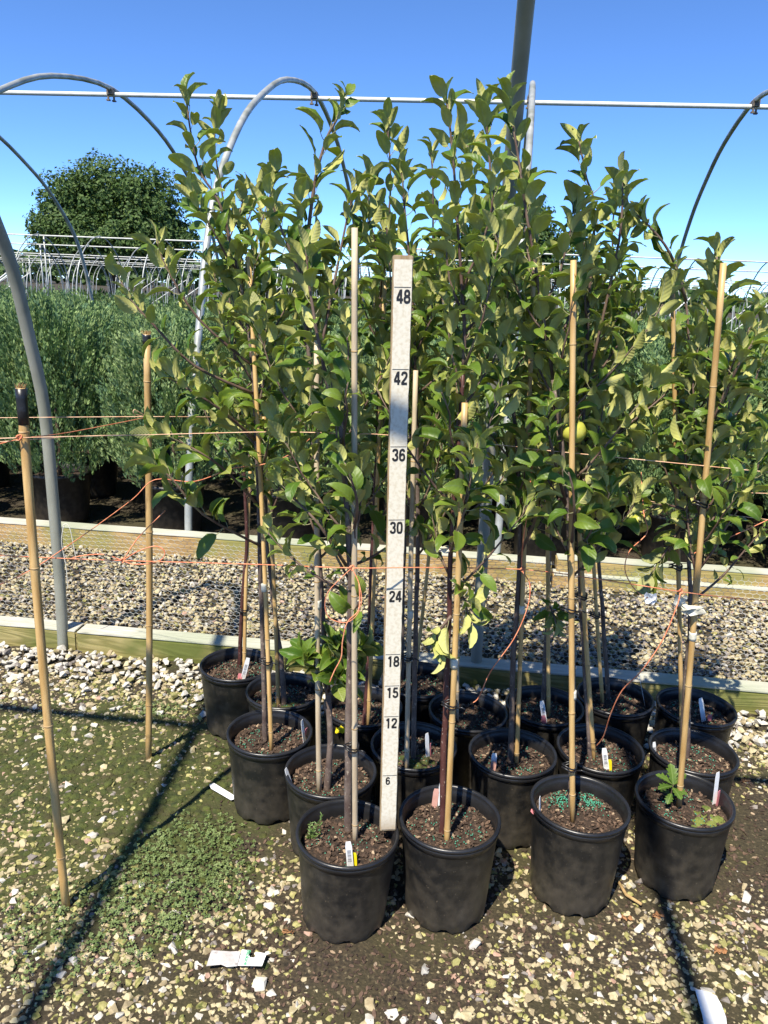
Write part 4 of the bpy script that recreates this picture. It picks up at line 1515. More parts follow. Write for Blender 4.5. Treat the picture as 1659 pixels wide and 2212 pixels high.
# ------------------------------------------------------------------ canes
def cane(name, p0, p1, r, label, mt='bamboo', nodes_at=None, taper=.88, ties=(), group='canes holding the apple trees', tapes=(), seed=0, cat='cane'):
    if name == 'bamboo_stake': r *= .74
    p0, p1 = Vector(p0), Vector(p1)
    t = thing(name, p0, label, cat, group)
    ax = p1 - p0
    L = ax.length
    rr = random.Random(seed)
    d = ax.normalized()
    s = d.orthogonal().normalized()
    bow = rr.uniform(-.006, .006)
    nd = nodes_at or [(k + rr.uniform(.2, .5)) * .27 / L for k in range(int(L / .27))]
    ts = sorted(set([0, 1] + [q / 12 for q in range(13)] + [min(1, max(0, f + e)) for f in nd for e in (-.006 / L * 2, 0, .006 / L * 2)]))
    pts = [ax * f + s * bow * math.sin(math.pi * f) for f in ts]
    rs = []
    for f in ts:
        q = r * (1 - (1 - taper) * f)
        if any(abs(f - g) < 1e-6 for g in nd): q *= 1.10
        rs.append(q)
    obj('stem', tube('stem', pts, rs, M[mt], 12), t)
    for f in nd:
        if not 0 < f < 1: continue
        c0 = ax * f + s * bow * math.sin(math.pi * f)
        q = r * (1 - (1 - taper) * f)
        obj('node_ring', tube('node_ring', [c0 - d * .0022, c0 - d * .0012, c0 + d * .0012, c0 + d * .0022], [q * 1.04, q * 1.16, q * 1.16, q * 1.04], M['node'], 12), t)
    for f in ties:
        c0 = ax * f + s * bow * math.sin(math.pi * f)
        ring = [c0 + Vector((math.cos(a) * .017 - .008, math.sin(a) * .015, .004 * math.sin(2 * a))) for a in [6.283 * k / 14 for k in range(15)]]
        v, f2 = tube_vf(ring, .0022, 5, False)
        v2, f3 = tube_vf([p + Vector((0, 0, .007)) for p in ring], .0020, 5, False, len(v))
        v4, f4 = tube_vf([c0 + Vector((.008, -.014, .003)), c0 + Vector((.020, -.022, .010)), c0 + Vector((.028, -.020, .004))], .0018, 5, True, len(v) + len(v2))
        obj('tie', mesh('tie', v + v2 + v4, f2 + f3 + f4, M['tape_black'], sm=True), t)
    for f in tapes:
        c0 = ax * f
        obj('tape', tube('tape', [c0 - d * .011, c0 - d * .004, c0 + d * .005, c0 + d * .011], [r * 1.16, r * 1.24, r * 1.18, r * 1.22], M['tape_white'], 9), t)
    return t


# tall free-standing canes with black tape
def tall_cane(bx, by, tx, ty, dY, label, seed, capl):
    b = gr(bx, by, 0)
    p1 = at(tx, ty, b.y + dY)
    t = cane('bamboo_cane', b - Vector((0, 0, .02)), p1, .0098, label, nodes_at=[.13, .405, .70, .93] if seed == 1 else [.16, .36, .58, .905], taper=1.0, group='tall canes beside the trees', seed=seed)
    ax = (p1 - b).normalized()
    e = p1 - b + Vector((0, 0, .02))
    obj('tape_wrap', tube('tape_wrap', [e - ax * capl, e - ax * (capl * .6), e - ax * (capl * .3), e - ax * .001], [.0108, .0114, .0111, .0117], M['tape_black'], 14), t)
    rr = random.Random(seed)
    V, F = [], []
    for k in range(26):
        a = rr.uniform(0, 6.28)
        q = e + Vector((math.cos(a), math.sin(a), 0)) * rr.uniform(0, .011)
        v, f = tube_vf([q, q + Vector((rr.gauss(0, .004), rr.gauss(0, .004), rr.uniform(.004, .011)))], .0009, 3, True, len(V))
        V += v; F += f
    obj('frayed_end', mesh('frayed_end', V, F, M['fray']), t)
    return t


tall_cane(143, 1960, 45, 838, .03, 'thick bamboo cane with a long black taped top, standing in clover', 1, .075)
tall_cane(320, 1641, 317, 722, .02, 'slim bamboo cane with a short black taped top and split foot', 2, .028)

CANES = {  # pot: (base px, top px, depth drift, material, ties, tapes, radius, label)
    1: ((768, 1812), (766, 492), -.03, 'bamboo_grey', (.20,), (), .0092, 'bleached cane rising above the leaves next to the ruler'),
    2: ((966, 1812), (1004, 870), .0, 'bamboo', (.36,), (.46,), .0098, 'bright yellow cane beside the dark red stem'),
    3: ((1240, 1775), (1239, 562), .0, 'bamboo', (.135, .44), (.28,), .0095, 'straight yellow cane in the pot with the heap of green fertiliser'),
    4: ((1468, 1742), (1563, 568), -.06, 'bamboo', (.62,), (.38,), .0102, 'leaning yellow cane bound with masking tape by the lobed seedling'),
    5: ((690, 1708), (684, 735), .0, 'bamboo_grey', (), (.47,), .0095, 'pale cane with a tape cuff behind the low leaf rosette'),
    6: ((587, 1618), (537, 545), .0, 'bamboo', (.22,), (.38,), .0085, 'yellow cane black-tied to two stems in the pot beside the fallen tag'),
    7: ((879, 1662), (898, 800), .0, 'bamboo_grey', (.33,), (.44,), .0092, 'pale cane just behind the edge of the ruler'),
    8: ((1117, 1650), (1154, 558), .0, 'bamboo', (), (.36,), .0085, 'cane in the pot with the salmon tag'),
    9: ((1287, 1640), (1240, 900), .0, 'bamboo', (.52,), (), .0092, 'cane leaning in the pot with white and yellow tags'),
    10: ((1478, 1640), (1452, 598), .0, 'bamboo', (.45,), (), .0085, 'cane in the pot behind the lobed seedling'),
    11: ((527, 1445), (541, 1000), .0, 'bamboo', (.33,), (), .0088, 'orange-brown cane in the pot at the white gravel'),
    12: ((602, 1522), (570, 900), .0, 'bamboo', (), (), .0088, 'cane crossing two stems in the mossy pot near the white gravel'),
    13: ((798, 1580), (831, 607), .0, 'bamboo', (.26,), (), .0085, 'cane in the pot with torn yellow scraps'),
    14: ((893, 1470), (935, 1112), .0, 'bamboo', (), (), .0088, 'short cane behind the ruler near the timber'),
    15: ((988, 1555), (1000, 900), .0, 'bamboo_grey', (), (), .0088, 'pale cane in the shaded pot without a tag'),
    16: ((1187, 1545), (1173, 574), .0, 'bamboo', (), (), .0085, 'cane in the pot with the pink footed barcode tag'),
    17: ((1305, 1518), (1270, 960), .0, 'bamboo', (.38,), (), .0085, 'cane in the pot with the thin pale rod'),
}
CANE_PTS = {}
for i, (b, tp, dy, mt, ties, tapes, r, lab) in CANES.items():
    X, Y, H = POTS[i]
    q = gr(b[0], b[1], H - .037)
    if math.hypot(q.x - X, q.y - Y) > .085:
        u = Vector((q.x - X, q.y - Y, 0)).normalized() * .08
        q = Vector((X + u.x, Y + u.y, H - .037))
    top = at(tp[0], tp[1], q.y + dy)
    CANE_PTS[i] = (q, top)
    cane('bamboo_stake', q - Vector((0, 0, .03)), top, r, lab, mt, ties=ties, tapes=tapes, seed=40 + i)


def on_cane(i, z):
    a, b = CANE_PTS[i]
    return a.lerp(b, (z - a.z) / (b.z - a.z))


# ------------------------------------------------------------------ ruler board
zax = raxis
xax = (rt - zax * rt.dot(zax)).normalized()
xax = (xax + Vector((0, .10, 0))).normalized()
xax = (xax - zax * xax.dot(zax)).normalized()
yax = zax.cross(xax)
ruler = thing('measuring_board', RB, 'white painted measuring board with black inch numbers among the pots', 'ruler')
ruler.matrix_world = Matrix(((xax.x, yax.x, zax.x, RB.x), (xax.y, yax.y, zax.y, RB.y), (xax.z, yax.z, zax.z, RB.z), (0, 0, 0, 1)))
RW, RD = .0385, .019
core = bevel_box('board', RW, RD, RLEN, M['raw_wood'], (0, RD / 2 + .0012, RLEN / 2), .0018, 40, .0012, 3)
obj('board', core, ruler)
V, F = [], []
rr = random.Random(9)
nz = 80
for k in range(nz + 1):
    z = .006 + (RLEN - .014) * k / nz
    e = .0018 if k not in (0, nz) else .004
    xl, xr = -RW / 2 + .0012 + rr.random() * e * .7, RW / 2 - .0012 - rr.random() * e * .7
    V += [(xl, .0012, z), (xl, -.0004, z), (xr, -.0004, z), (xr, .0012, z)]
for k in range(nz):
    for q in range(3):
        F.append((4 * k + q, 4 * k + q + 1, 4 * k + 5 + q, 4 * k + 4 + q))
obj('painted_face', mesh('painted_face', V, F, M['paint']), ruler)


def text_me(s, size, m, bold=.02):
    cu = bpy.data.curves.new('t', 'FONT')
    cu.body = s
    cu.size = size
    cu.align_x = 'CENTER'
    cu.offset = bold * size
    cu.extrude = .0001
    o = bpy.data.objects.new('t', cu)
    COL.objects.link(o)
    dg = bpy.context.evaluated_depsgraph_get()
    me = bpy.data.meshes.new_from_object(o.evaluated_get(dg))
    bpy.data.objects.remove(o)
    me.materials.clear()
    me.materials.append(m)
    me.name = 'number'
    return me


GLYPH = {
    '0': [[(.5, 1.46), (.24, 1.36), (.17, .8), (.24, .24), (.5, .14), (.76, .24), (.83, .8), (.76, 1.36), (.5, 1.46)]],
    '1': [[(.58, 0), (.58, 1.6)], [(.50, 1.46), (.24, 1.22)]],
    '2': [[(.17, 1.12), (.24, 1.38), (.5, 1.46), (.77, 1.36), (.82, 1.10), (.68, .80), (.24, .30), (.20, .14)], [(.08, .14), (.92, .14)]],
    '3': [[(.17, 1.20), (.26, 1.40), (.5, 1.46), (.76, 1.36), (.78, 1.06), (.66, .88), (.46, .82)], [(.46, .82), (.70, .76), (.82, .52), (.76, .24), (.5, .14), (.24, .22), (.16, .44)]],
    '4': [[(.68, 0), (.68, 1.6)], [(.60, 1.5), (.14, .52)], [(.04, .44), (.98, .44)]],
    '5': [[(.86, 1.46), (.20, 1.46)], [(.26, 1.46), (.22, .80)], [(.22, .82), (.50, .94), (.76, .82), (.83, .54), (.74, .24), (.48, .14), (.24, .22), (.14, .44)]],
    '6': [[(.80, 1.20), (.72, 1.40), (.5, 1.46), (.25, 1.30), (.17, .80), (.22, .28), (.5, .14), (.76, .26), (.83, .52), (.74, .82), (.5, .90), (.24, .72)]],
    '8': [[(.5, .82), (.25, .94), (.21, 1.16), (.28, 1.38), (.5, 1.46), (.72, 1.38), (.79, 1.16), (.75, .94), (.5, .82)], [(.5, .82), (.22, .70), (.15, .46), (.24, .22), (.5, .14), (.76, .22), (.85, .46), (.78, .70), (.5, .82)]]}


def number_me(s_, hgt):
    """condensed bold digits as flat ink strokes"""
    k = hgt / 1.6
    V, F = [], []
    W = len(s_) * 1.05 - .05
    lev = 0
    for ci, ch in enumerate(s_):
        for st in GLYPH[ch]:
            pts = [Vector((x + ci * 1.05 - W / 2, y, 0)) for x, y in st]
            if len(pts) > 2: pts = spline(pts, 5)
            b = len(V)
            lev += 1
            for q, p in enumerate(pts):
                t = (pts[min(q + 1, len(pts) - 1)] - pts[max(q - 1, 0)]).normalized()
                nn = Vector((-t.y, t.x, 0)) * .15
                for w in (p + nn, p - nn): V.append((w.x * k * .82, -.00002 * lev, w.y * k))
            F += [(b + 2 * q, b + 2 * q + 1, b + 2 * q + 3, b + 2 * q + 2) for q in range(len(pts) - 1)]
    return mesh('number', V, F, M['ink'])


ROTX = (math.pi / 2, 0, 0)
for k, (num, xo) in enumerate(((6, -.004), (12, 0), (15, .001), (18, .001), (24, .002), (30, .0), (36, .001), (42, .001), (48, .002))):
    z = num * INCH
    V, F = box_vf(RW - .006, .0003, .0011, (0, -.0007, z))
    ln = obj('mark_line', mesh('mark_line', V, F, M['ink']), ruler)
    small = num < 12
    o = obj('number', number_me(str(num), .021 if small else .0265), ruler, (xo, -.0008, z - (.025 if small else .0305)))

# ------------------------------------------------------------------ plant tags
BAR = []
rr = random.Random(2)
V, F = [], []
zz = .030
while zz < .058:
    h = rr.choice((.0006, .0010, .0016))
    v, f = box_vf(.0085, .0002, h, (0, -.0006, zz + h / 2))
    F += [tuple(q + len(V) for q in g) for g in f]
    V += v
    zz += h + rr.choice((.0006, .0009, .0013))
BARS = mesh('barcode', V, F, M['ink_grey'])
V, F = [], []
for k in range(4):
    for q in range(6):
        v, f = box_vf(.0009, .0002, rr.uniform(.0012, .0026), (-.0045 + k * .003, -.0006, .009 + q * .0032))
        F += [tuple(g + len(V) for g in h) for h in f]
        V += v
PRINT = mesh('small_print', V, F, M['ink_grey'])


def tag_blade(w, l, m):
    o2 = [(-w / 2, 0), (w / 2, 0), (w / 2, l * .86), (w * .36, l), (-w * .36, l), (-w / 2, l * .86)]
    V = [(x, -.00045, z) for x, z in o2] + [(x, .00045, z) for x, z in o2]
    F = [tuple(range(6)), tuple(reversed(range(6, 12)))] + [(k, k + 6, (k + 1) % 6 + 6, (k + 1) % 6) for k in range(6)]
    return mesh('blade', V, F, m)


BLADE = {c: tag_blade(.0150, .078, M['tag_' + c]) for c in ('white', 'yellow', 'pink', 'salmon')}


def plant_tag(pot, bx, by, tx, ty, col, label, turn=0.0, code=False, width=1.0, buried=.018):
    X, Y, H = POTS[pot]
    p = gr(bx, by, H - .036)
    v = Vector((p.x - X, p.y - Y, 0))
    if v.length > .103: p = Vector((X, Y, p.z)) + v.normalized() * .103
    q = at(tx, ty, p.y)
    z = (q - p)
    ln = z.length
    z.normalize()
    x = (r0 - z * r0.dot(z)).normalized()
    x = Matrix.Rotation(turn, 3, z) @ x
    y = z.cross(x)
    t = thing('plant_tag', p, label, 'plant tag', 'plant tags in the pots')
    o0 = p - z * buried
    t.matrix_world = Matrix(((x.x, y.x, z.x, o0.x), (x.y, y.y, z.y, o0.y), (x.z, y.z, z.z, o0.z), (0, 0, 0, 1)))
    s = (ln + buried) / .078
    b = obj('blade', BLADE[col], t)
    b.scale = (width, 1, s)
    if code:
        c = obj('barcode', BARS, t); c.scale = (1, 1, s)
        c = obj('small_print', PRINT, t, (0, 0, buried)); c.scale = (1, 1, max(.5, s * .7))
    return t


plant_tag(1, 757, 1874, 752, 1818, 'white', 'white barcode tag in the pot with the feathery weed', .1, True, 1.0)
plant_tag(1, 766, 1870, 765, 1842, 'yellow', 'yellow tag beside the barcode tag in the pot with the feathery weed', -.2, False, .8)
plant_tag(2, 938, 1742, 943, 1704, 'salmon', 'salmon tag behind the dark red stem next to the ruler', 0, False, .95)
plant_tag(2, 950, 1742, 953, 1692, 'white', 'white tag tucked behind the salmon tag next to the ruler', 0, False, .7)
plant_tag(3, 1153, 1770, 1166, 1722, 'white', 'white tag seen edge-on in the pot with heaped green fertiliser', 1.2, False, 1)
plant_tag(3, 1147, 1764, 1147, 1750, 'pink', 'small pink tag in the pot with heaped green fertiliser', .9, False, .7)
plant_tag(4, 1543, 1736, 1551, 1668, 'white', 'tall white tag in the pot with the lobed seedling', .5, False, 1)
plant_tag(4, 1549, 1737, 1554, 1708, 'pink', 'pink tag behind the tall white one by the lobed seedling', .7, False, .8)
plant_tag(5, 615, 1702, 617, 1660, 'white', 'white tag seen edge-on in the pot behind the feathery weed', 1.3, False, 1)
plant_tag(6, 664, 1602, 652, 1556, 'white', 'white tag leaning in the pot beside the fallen tag', 1.25, False, 1)
plant_tag(6, 667, 1594, 662, 1573, 'pink', 'pink tag at the rim of the pot beside the fallen tag', 1.1, False, .8)
plant_tag(7, 924, 1636, 922, 1584, 'white', 'white tag in the pot mostly hidden by the ruler', .7, False, .9)
plant_tag(7, 931, 1630, 930, 1606, 'pink', 'pink tag edge behind the white tag near the ruler', 1.2, False, .6)
plant_tag(8, 1064, 1663, 1067, 1645, 'salmon', 'salmon tag at the near rim of its pot', 0, False, 1.05)
plant_tag(8, 1066, 1658, 1068, 1627, 'white', 'white tag rising behind the salmon tag at the near rim', 0, False, 1.0)
plant_tag(9, 1310, 1660, 1305, 1616, 'white', 'white barcode tag with a yellow tag across its foot', 0, True, 1)
plant_tag(9, 1315, 1660, 1315, 1641, 'yellow', 'short yellow tag across the foot of a barcode tag', 0, False, 1.15)
plant_tag(10, 1409, 1633, 1413, 1603, 'white', 'small barcode tag in the pot behind the lobed seedling', .3, True, .7)
plant_tag(11, 524, 1468, 536, 1421, 'white', 'white barcode tag in the pot at the white gravel', .1, True, 1)
plant_tag(11, 518, 1468, 519, 1455, 'pink', 'round topped pink tag in the pot at the white gravel', 0, False, 1)
plant_tag(12, 598, 1518, 599, 1475, 'white', 'white tag seen edge-on in the mossy soil pot near the white gravel', 1.2, False, 1)
plant_tag(16, 1177, 1562, 1170, 1514, 'white', 'barcode tag in a shaded pot with a pink tag at its foot', .1, True, 1)
plant_tag(16, 1176, 1566, 1173, 1546, 'pink', 'pink tag at the foot of a shaded barcode tag', 0, False, 1.0)
plant_tag(17, 1408, 1522, 1380, 1456, 'white', 'thin pale rod leaning in a shaded pot', 1.4, False, .5)
plant_tag(18, 1520, 1556, 1513, 1508, 'white', 'bluish white tag in the pot at the far end by the timber', .3, False, 1.1)
plant_tag(18, 1533, 1556, 1533, 1544, 'pink', 'dull pink tag beside the bluish white tag by the timber', .2, False, 1.1)


def flat_sheet(name, pts, m, thick, label, cat, curl=.004):
    """thin sheet lying on the ground, outline given on the ground"""
    c = sum(pts, Vector()) / len(pts)
    n = len(pts)
    V = [p - c + Vector((0, 0, .012 + curl * mnoise.noise(p * 25))) for p in pts]
    V += [v - Vector((0, 0, thick)) for v in V]
    F = [tuple(range(n)), tuple(reversed(range(n, 2 * n)))] + [(k, k + n, (k + 1) % n + n, (k + 1) % n) for k in range(n)]
    o = obj(name, mesh(name, V, F, m), None, (c.x, c.y, relief(c.x, c.y)))
    return tag(o, label, cat)


flat_sheet('fallen_tag', [gr(452, 1701), gr(462, 1697), gr(504, 1723), gr(507, 1731), gr(499, 1733), gr(456, 1710)], M['tag_white'], .001, 'white plant tag lying on the ground beside a pot', 'plant tag')
# printed paper slip, torn, with a hook hole
slip = thing('paper_slip', gr(510, 2080) + Vector((0, 0, .004)), 'torn white printed slip with a hook notch lying in bark litter', 'paper slip')
sb = gr(510, 2080)
g = [gr(446, 2099), gr(457, 2066), gr(475, 2065), gr(500, 2067), gr(520, 2068), gr(513, 2098), gr(490, 2100), gr(478, 2097)]
M['slip_grey'] = mat('muddy_slip', (0.42, 0.39, 0.37), (0.56, 0.53, 0.51), 50, 0.7, c3=(0.24, 0.22, 0.21), s3=40, m3=(0.55, 0.66))
V = [p - sb + Vector((0, 0, .012 + .002 * math.sin(k * 2))) for k, p in enumerate(g)]
V += [v - Vector((0, 0, .0006)) for v in V]
F = [tuple(range(8)), tuple(reversed(range(8, 16)))] + [(k, k + 8, (k + 1) % 8 + 8, (k + 1) % 8) for k in range(8)]
obj('muddy_panel', mesh('muddy_panel', V, F, M['slip_grey']), slip)
g = [gr(514, 2099), gr(523, 2064), gr(538, 2066), gr(537, 2074), gr(540, 2081), gr(548, 2082), gr(553, 2078), gr(549, 2073), gr(553, 2069), gr(576, 2073), gr(566, 2100)]
V = [p - sb + Vector((0, 0, .0135)) for p in g]
V += [v - Vector((0, 0, .0006)) for v in V]
n = len(g)
F = [tuple(range(n)), tuple(reversed(range(n, 2 * n)))] + [(k, k + n, (k + 1) % n + n, (k + 1) % n) for k in range(n)]
obj('white_panel', mesh('white_panel', V, F, M['tag_white']), slip)
a, b = gr(531, 2069) - sb, gr(525, 2096) - sb
o = obj('lettering', text_me('Biokine', .0135, M['ink_green'], .01), slip, a.lerp(b, .5) + Vector((.002, 0, .0150)))
o.rotation_euler = (0, 0, math.atan2((b - a).y, (b - a).x))
flat_sheet('foil_slip', [gr(1499, 2152), gr(1512, 2151), gr(1545, 2160), gr(1556, 2178), gr(1567, 2206), gr(1570, 2240), gr(1522, 2244), gr(1515, 2200)], M['tape_grey'], .0008, 'crumpled silvery label lying on the gravel', 'label', .010)

# ------------------------------------------------------------------ twine
def twine(pts, label, m='twine', r=.0013, sub=5, sag=0.0, knots=()):
    P = spline(pts, sub) if len(pts) > 2 else [Vector(pts[0]).lerp(Vector(pts[1]), k / 8) - Vector((0, 0, sag * math.sin(math.pi * k / 8))) for k in range(9)]
    o0 = P[0].copy()
    t = thing('twine', o0, label, 'twine', 'twine tying up the canes')
    obj('strand', tube('strand', [p - o0 for p in P], r, M[m], 6), t)
    for k in knots:
        k = Vector(k)
        lp = [k - o0 + Vector((math.cos(a) * .004, math.sin(2 * a) * .004, math.sin(a) * .005)) for a in [6.283 * q / 10 for q in range(11)]]
        obj('knot', tube('knot', lp, .0022, M['twine'], 6), t)
    return t


B1b, B1t = gr(143, 1960), at(45, 838, gr(143, 1960).y + .03)
B2b, B2t = gr(320, 1641), at(317, 722, gr(320, 1641).y + .02)
y1, y2 = B1b.y + .02, B2b.y + .01
f1 = Vector((0, -.014, 0))
k1 = at(50, 943, y1) + f1
k2 = at(265, 1211, 1.66)
c4u, c4l = at(1543, 1006, 1.785), at(1515, 1280, 1.775)
twine([at(-60, 950, y1 - .02), k1, at(330, 939, 1.62), at(585, 933, 1.66), at(760, 937, 1.60), at(840, 940, 1.60), at(1097, 963, 1.68), at(1160, 971, 1.72), c4u + f1, at(1720, 1026, 1.80)], 'upper pale orange twine running along the front row of trees', 'twine_pale', .0011, 4, knots=(k1,))
twine([at(-60, 1197, 1.60), at(130, 1206, 1.64), k2, at(549, 1219, 1.62), at(760, 1227, 1.50), at(900, 1226, 1.55), at(1128, 1230, 1.72), at(1300, 1252, 1.72), c4l + f1, at(1720, 1303, 1.80)], 'lower bright orange twine running along the front row of trees', 'twine', .0013, 4, knots=(k2, at(760, 1227, 1.50), at(1128, 1230, 1.72)))
twine([at(-60, 903, 2.2), at(320, 900, y2 - .02), at(520, 902, 2.30), at(640, 905, 2.40)], 'pale twine tied in a bow round the slim black-topped cane', 'twine_pale', .0011, knots=(at(320, 900, y2 - .02),))
twine([at(-60, 975, 1.5), at(45, 948, y1 - .005), at(150, 934, 1.75), at(315, 902, y2 - .02)], 'orange twine slanting from the thick cane to the slim cane', 'twine', .0012)
twine([at(-40, 957, 1.9), at(60, 950, 1.9), at(180, 942, 2.0), at(318, 940, y2 + .02), at(420, 945, 2.2)], 'faded twine passing behind the slim cane', 'twine_pale', .001)
twine([at(-40, 1280, 1.55), at(60, 1235, 1.60), at(132, 1189, 1.65), at(210, 1135, 1.8), at(288, 1077, 1.95), at(335, 1036, 2.0), at(420, 1040, 1.95), at(500, 1012, 1.9), at(560, 1005, 1.85), at(620, 985, 1.8), at(680, 940, 1.75), at(700, 936, 1.72)], 'slack orange twine rising from the ground side into the leaves', 'twine', .0013)
twine([k2, at(300, 1160, 1.72), at(357, 1103, 1.78)], 'short orange twine end slanting up from the knot', 'twine', .0014)
twine([k2, at(300, 1190, 1.66), at(335, 1180, 1.66), at(355, 1190, 1.66), at(350, 1208, 1.66), at(320, 1218, 1.66), at(285, 1218, 1.66), k2, at(225, 1198, 1.66), at(180, 1200, 1.66), at(146, 1208, 1.66)], 'orange twine bow tied in front of the slim cane', 'twine', .0014)
twine([at(316, 900, y2 - .02), at(300, 890, y2 - .04), at(290, 885, y2 - .05), at(289, 893, y2 - .05), at(303, 898, y2 - .03), at(318, 901, y2 - .02)], 'small pale twine loop at the slim cane', 'twine_pale', .0011)
K = at(760, 1227, 1.50)
twine([K, at(735, 1250, 1.47), at(708, 1280, 1.46), at(702, 1310, 1.46), at(712, 1335, 1.46), at(745, 1345, 1.46), at(770, 1330, 1.46), at(781, 1300, 1.46), at(776, 1262, 1.47), K], 'thin orange twine loop hanging from the knot by the ruler', 'twine', .0009)
twine([at(776, 1262, 1.47), at(777, 1300, 1.46), at(772, 1322, 1.45), at(750, 1345, 1.44), at(740, 1385, 1.44), at(737, 1420, 1.44), at(722, 1450, 1.44), at(712, 1474, 1.44)], 'orange twine end dangling over the low leaf rosette', 'twine', .0014)
K2 = at(1128, 1230, 1.72)
twine([at(1164, 969, 1.70), at(1150, 1000, 1.66), at(1142, 1090, 1.66), at(1130, 1170, 1.69), K2, at(1144, 1260, 1.68), at(1140, 1310, 1.67), at(1110, 1380, 1.66), at(1060, 1450, 1.66), at(1035, 1505, 1.66), at(1022, 1518, 1.66)], 'long orange twine end hanging past the lower line', 'twine', .0013)
twine([at(1385, 1020, 1.9), at(1390, 1105, 1.82), at(1398, 1150, 1.8), at(1360, 1190, 1.78), at(1350, 1230, 1.78), at(1365, 1265, 1.78), at(1385, 1285, 1.78), at(1400, 1292, 1.78)], 'curling orange twine holding a white scrap', 'twine', .0012)
twine([at(1470, 1277, 1.75), at(1462, 1310, 1.73), at(1430, 1385, 1.72), at(1385, 1450, 1.72), at(1345, 1490, 1.74), at(1320, 1540, 1.78), at(1304, 1590, 1.84), at(1288, 1612, 1.88)], 'orange twine dropping from the lower line to a tagged pot', 'twine', .0015, knots=(at(1470, 1277, 1.75),))
twine([at(1500, 1195, 1.78), at(1530, 1180, 1.85), at(1600, 1150, 1.95), at(1660, 1122, 2.0), at(1720, 1090, 2.0)], 'orange twine slanting up from the leaning taped cane', 'twine', .0013)
twine([at(1300, 1060, 2.3), at(1450, 1092, 2.32), at(1560, 1110, 2.34), at(1720, 1130, 2.36)], 'faded twine along the back row of trees', 'twine_pale', .0012)
twine([at(1520, 1062, 2.35), at(1600, 1064, 2.36), at(1720, 1068, 2.38)], 'upper faded twine at the end of the back row', 'twine_pale', .0012)
twine([at(1270, 1160, 2.3), at(1400, 1212, 2.3), at(1520, 1216, 2.3)], 'thin orange twine low behind the back row', 'twine', .0011)
twine([at(135, 1145, 2.66), at(137, 1135, 2.63), at(144, 1132, 2.63), at(152, 1145, 2.63), at(160, 1185, 2.63), at(165, 1210, 2.63)], 'white twine end knotted to the leaning hoop leg', 'twine_white', .0016)
twine([at(138, 1135, 2.63), at(133, 1170, 2.63), at(142, 1220, 2.63), at(146, 1262, 2.63), at(145, 1272, 2.63)], 'longer white twine end hanging from the leaning hoop leg', 'twine_white', .0016)


# ------------------------------------------------------------------ scraps and weeds
def crumple(name, p, sx, sz, m, label, cat, seed):
    rr = random.Random(seed)
    V, F = [], []
    nx_, nz_ = 6, 5
    for j in range(nz_):
        for i in range(nx_):
            V.append((sx * (i / (nx_ - 1) - .5) * (1 - .25 * abs(j / (nz_ - 1) - .5)) + rr.gauss(0, sx * .05), rr.gauss(0, sx * .13), sz * (j / (nz_ - 1) - .5) + rr.gauss(0, sz * .06)))
    for j in range(nz_ - 1):
        for i in range(nx_ - 1):
            F.append((j * nx_ + i, j * nx_ + i + 1, (j + 1) * nx_ + i + 1, (j + 1) * nx_ + i))
    V2 = [(a, b + .0008, c) for a, b, c in V]
    F2 = [tuple(reversed([q + len(V) for q in f])) for f in F]
    o = obj(name, mesh(name, V + V2, F + F2, m), None, p)
    return tag(o, label, cat)


crumple('paper_scrap', at(1405, 1293, 1.775), .030, .026, M['tape_grey'], 'crumpled white scrap caught on the curling twine', 'paper scrap', 1)
crumple('tape_scrap', at(1497, 1318, 1.765), .055, .024, M['tape_white'], 'torn masking tape wrapped round the leaning cane', 'tape scrap', 2)
crumple('tape_scrap', at(1470, 1298, 1.78), .030, .028, M['tape_white'], 'torn masking tape flap beside the leaning cane', 'tape scrap', 3)
crumple('tape_scrap', at(962, 1187, 1.60), .050, .014, M['tape_white'], 'pale tape flap on the yellow cane beside the ruler', 'tape scrap', 4)
crumple('tag_scrap', gr(735, 1577, .215) , .030, .020, M['tag_yellow'], 'torn yellow tag scrap against the pot wall', 'tag scrap', 5)
crumple('tag_scrap', gr(757, 1588, .212), .022, .018, M['tag_yellow'], 'smaller torn yellow tag scrap on the soil', 'tag scrap', 6)

# feathery weed in the pot beside the ruler
p = gr(668, 1812, .20)
wd = thing('weed', p, 'feathery green weed growing at the rim of its pot', 'weed')
rr = random.Random(8)
for k in range(7):
    V, F = [], []
    tip = Vector((rr.uniform(-.015, .045), rr.uniform(-.02, .02), rr.uniform(.03, .06)))
    pts = [Vector((0, 0, 0)), tip * .5 + Vector((rr.gauss(0, .005), 0, .004)), tip]
    v, f = tube_vf(spline(pts, 3), .0007, 4)
    V += v; F += f
    for q in range(16):
        c0 = tip * (q / 16) + Vector((0, 0, .002))
        d = Vector((rr.gauss(0, 1), rr.gauss(0, 1), .7)).normalized()
        s = d.orthogonal() * .0011
        b = len(V)
        l = rr.uniform(.007, .014)
        V += [c0, c0 + d * l * .5 + s, c0 + d * l, c0 + d * l * .5 - s]
        F.append((b, b + 1, b + 2, b + 3))
    obj('sprig', mesh('sprig', V, F, M['weed']), wd)

# lobed seedling
p = gr(1446, 1742, .205)
sd_ = thing('seedling', p, 'small seedling with bright lobed leaves beside the leaning cane', 'seedling')
obj('stem', tube('stem', [(0, 0, -.01), (-.002, 0, .03), (.001, 0, .068)], [.0016, .0014, .001], M['stem'], 6), sd_)


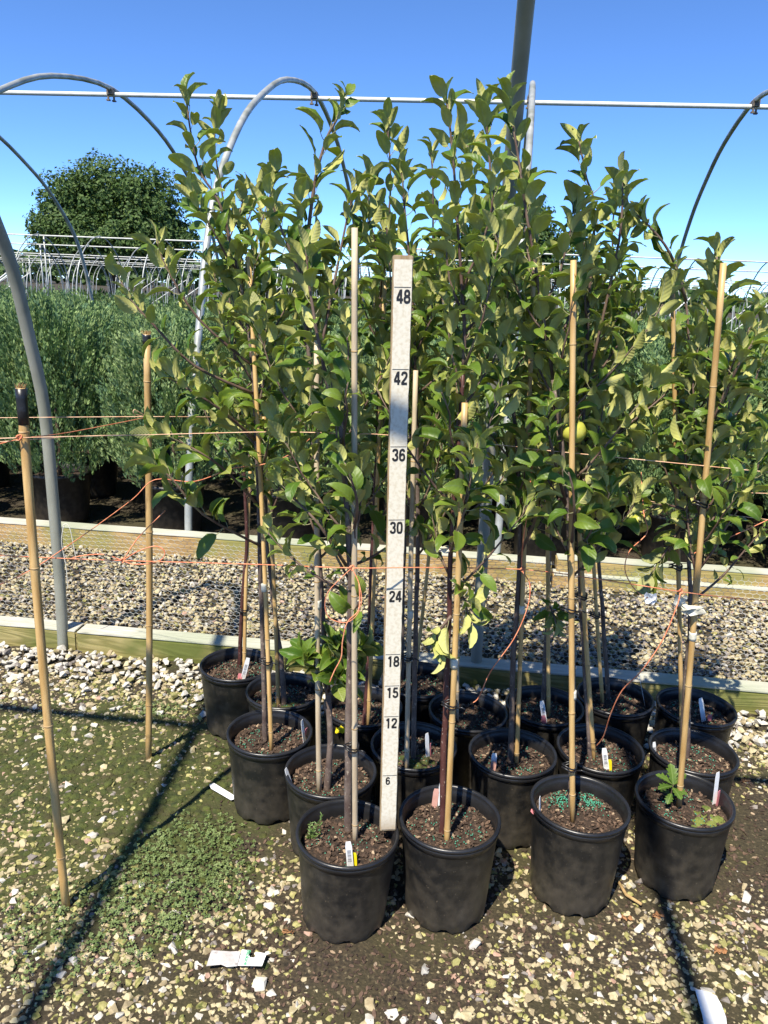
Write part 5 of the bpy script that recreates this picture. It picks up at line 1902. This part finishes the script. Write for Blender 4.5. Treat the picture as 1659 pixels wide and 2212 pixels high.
def lobed(seed):
    rr = random.Random(seed)
    L, V, F = .042, [], []
    st = [0, .12, .24, .34, .46, .56, .68, .78, .9, 1]
    wd_ = [.001, .004, .010, .006, .014, .008, .014, .007, .008, .0005]
    for t, w in zip(st, wd_):
        zc = -.010 * t * t
        V += [(-w, t * L + (.004 if w > .009 else 0), zc + w * .25), (0, t * L, zc), (w, t * L + (.004 if w > .009 else 0), zc + w * .25)]
    for i in range(len(st) - 1):
        for k in range(2):
            F.append((3 * i + k, 3 * i + k + 1, 3 * i + 4 + k, 3 * i + 3 + k))
    n = len(V)
    V2 = [(a, b, c - .0004) for a, b, c in V]
    return mesh('leaf', V + V2, F + [tuple(reversed([q + n for q in f])) for f in F], M['oak'], sm=True)


LB = [lobed(i) for i in range(2)]
for k, (az, el, z, s) in enumerate(((2.7, .5, .066, 1.1), (3.5, .15, .062, 1.0), (1.7, 1.1, .068, 1.2), (.6, .7, .066, 1.1), (5.0, .1, .058, 1.0), (5.8, .3, .050, .9), (1.0, .1, .046, .9), (4.2, -.2, .040, .8), (2.2, .0, .034, .8))):
    d = Vector((math.cos(az) * math.cos(el), math.sin(az) * math.cos(el), math.sin(el)))
    nn = (Vector((0, 0, 1)) - d * d.z).normalized()
    x = d.cross(nn)
    o = obj('leaf', LB[k % 2], sd_)
    o.matrix_basis = Matrix(((x.x * s, d.x * s, nn.x * s, 0), (x.y * s, d.y * s, nn.y * s, 0), (x.z * s, d.z * s, nn.z * s, z), (0, 0, 0, 1)))

# dry twig and fallen leaves on the ground
tw = obj('dry_stick', tube('dry_stick', [gr(1330, 1905) + Vector((0, 0, .012)), gr(1352, 1940) + Vector((0, 0, .010)), gr(1385, 1962) + Vector((0, 0, .012))], [.004, .0045, .004], M['fray'], 7))
tag(tw, 'dry straw stick on the dirt between two pots', 'stick')
M['dead'] = mat('dead_leaf', (0.24, 0.10, 0.035), (0.36, 0.19, 0.08), 40, 0.85, .3)
for k, (x, y, lab) in enumerate(((1610, 1690, 'dry brown leaf on bare dirt behind the pots'), (1420, 1985, 'dry reddish leaf on the gravel between the end pots'), (1352, 1990, 'curled dry leaf near the foot of a pot'), (1555, 2060, 'small dry leaf among the white stones'), (622, 2020, 'dark curled leaf in the bark litter'))):
    crumple('dead_leaf', gr(x, y) + Vector((0, 0, .009)), .028, .012, M['dead'], lab, 'dead leaf', 50 + k)
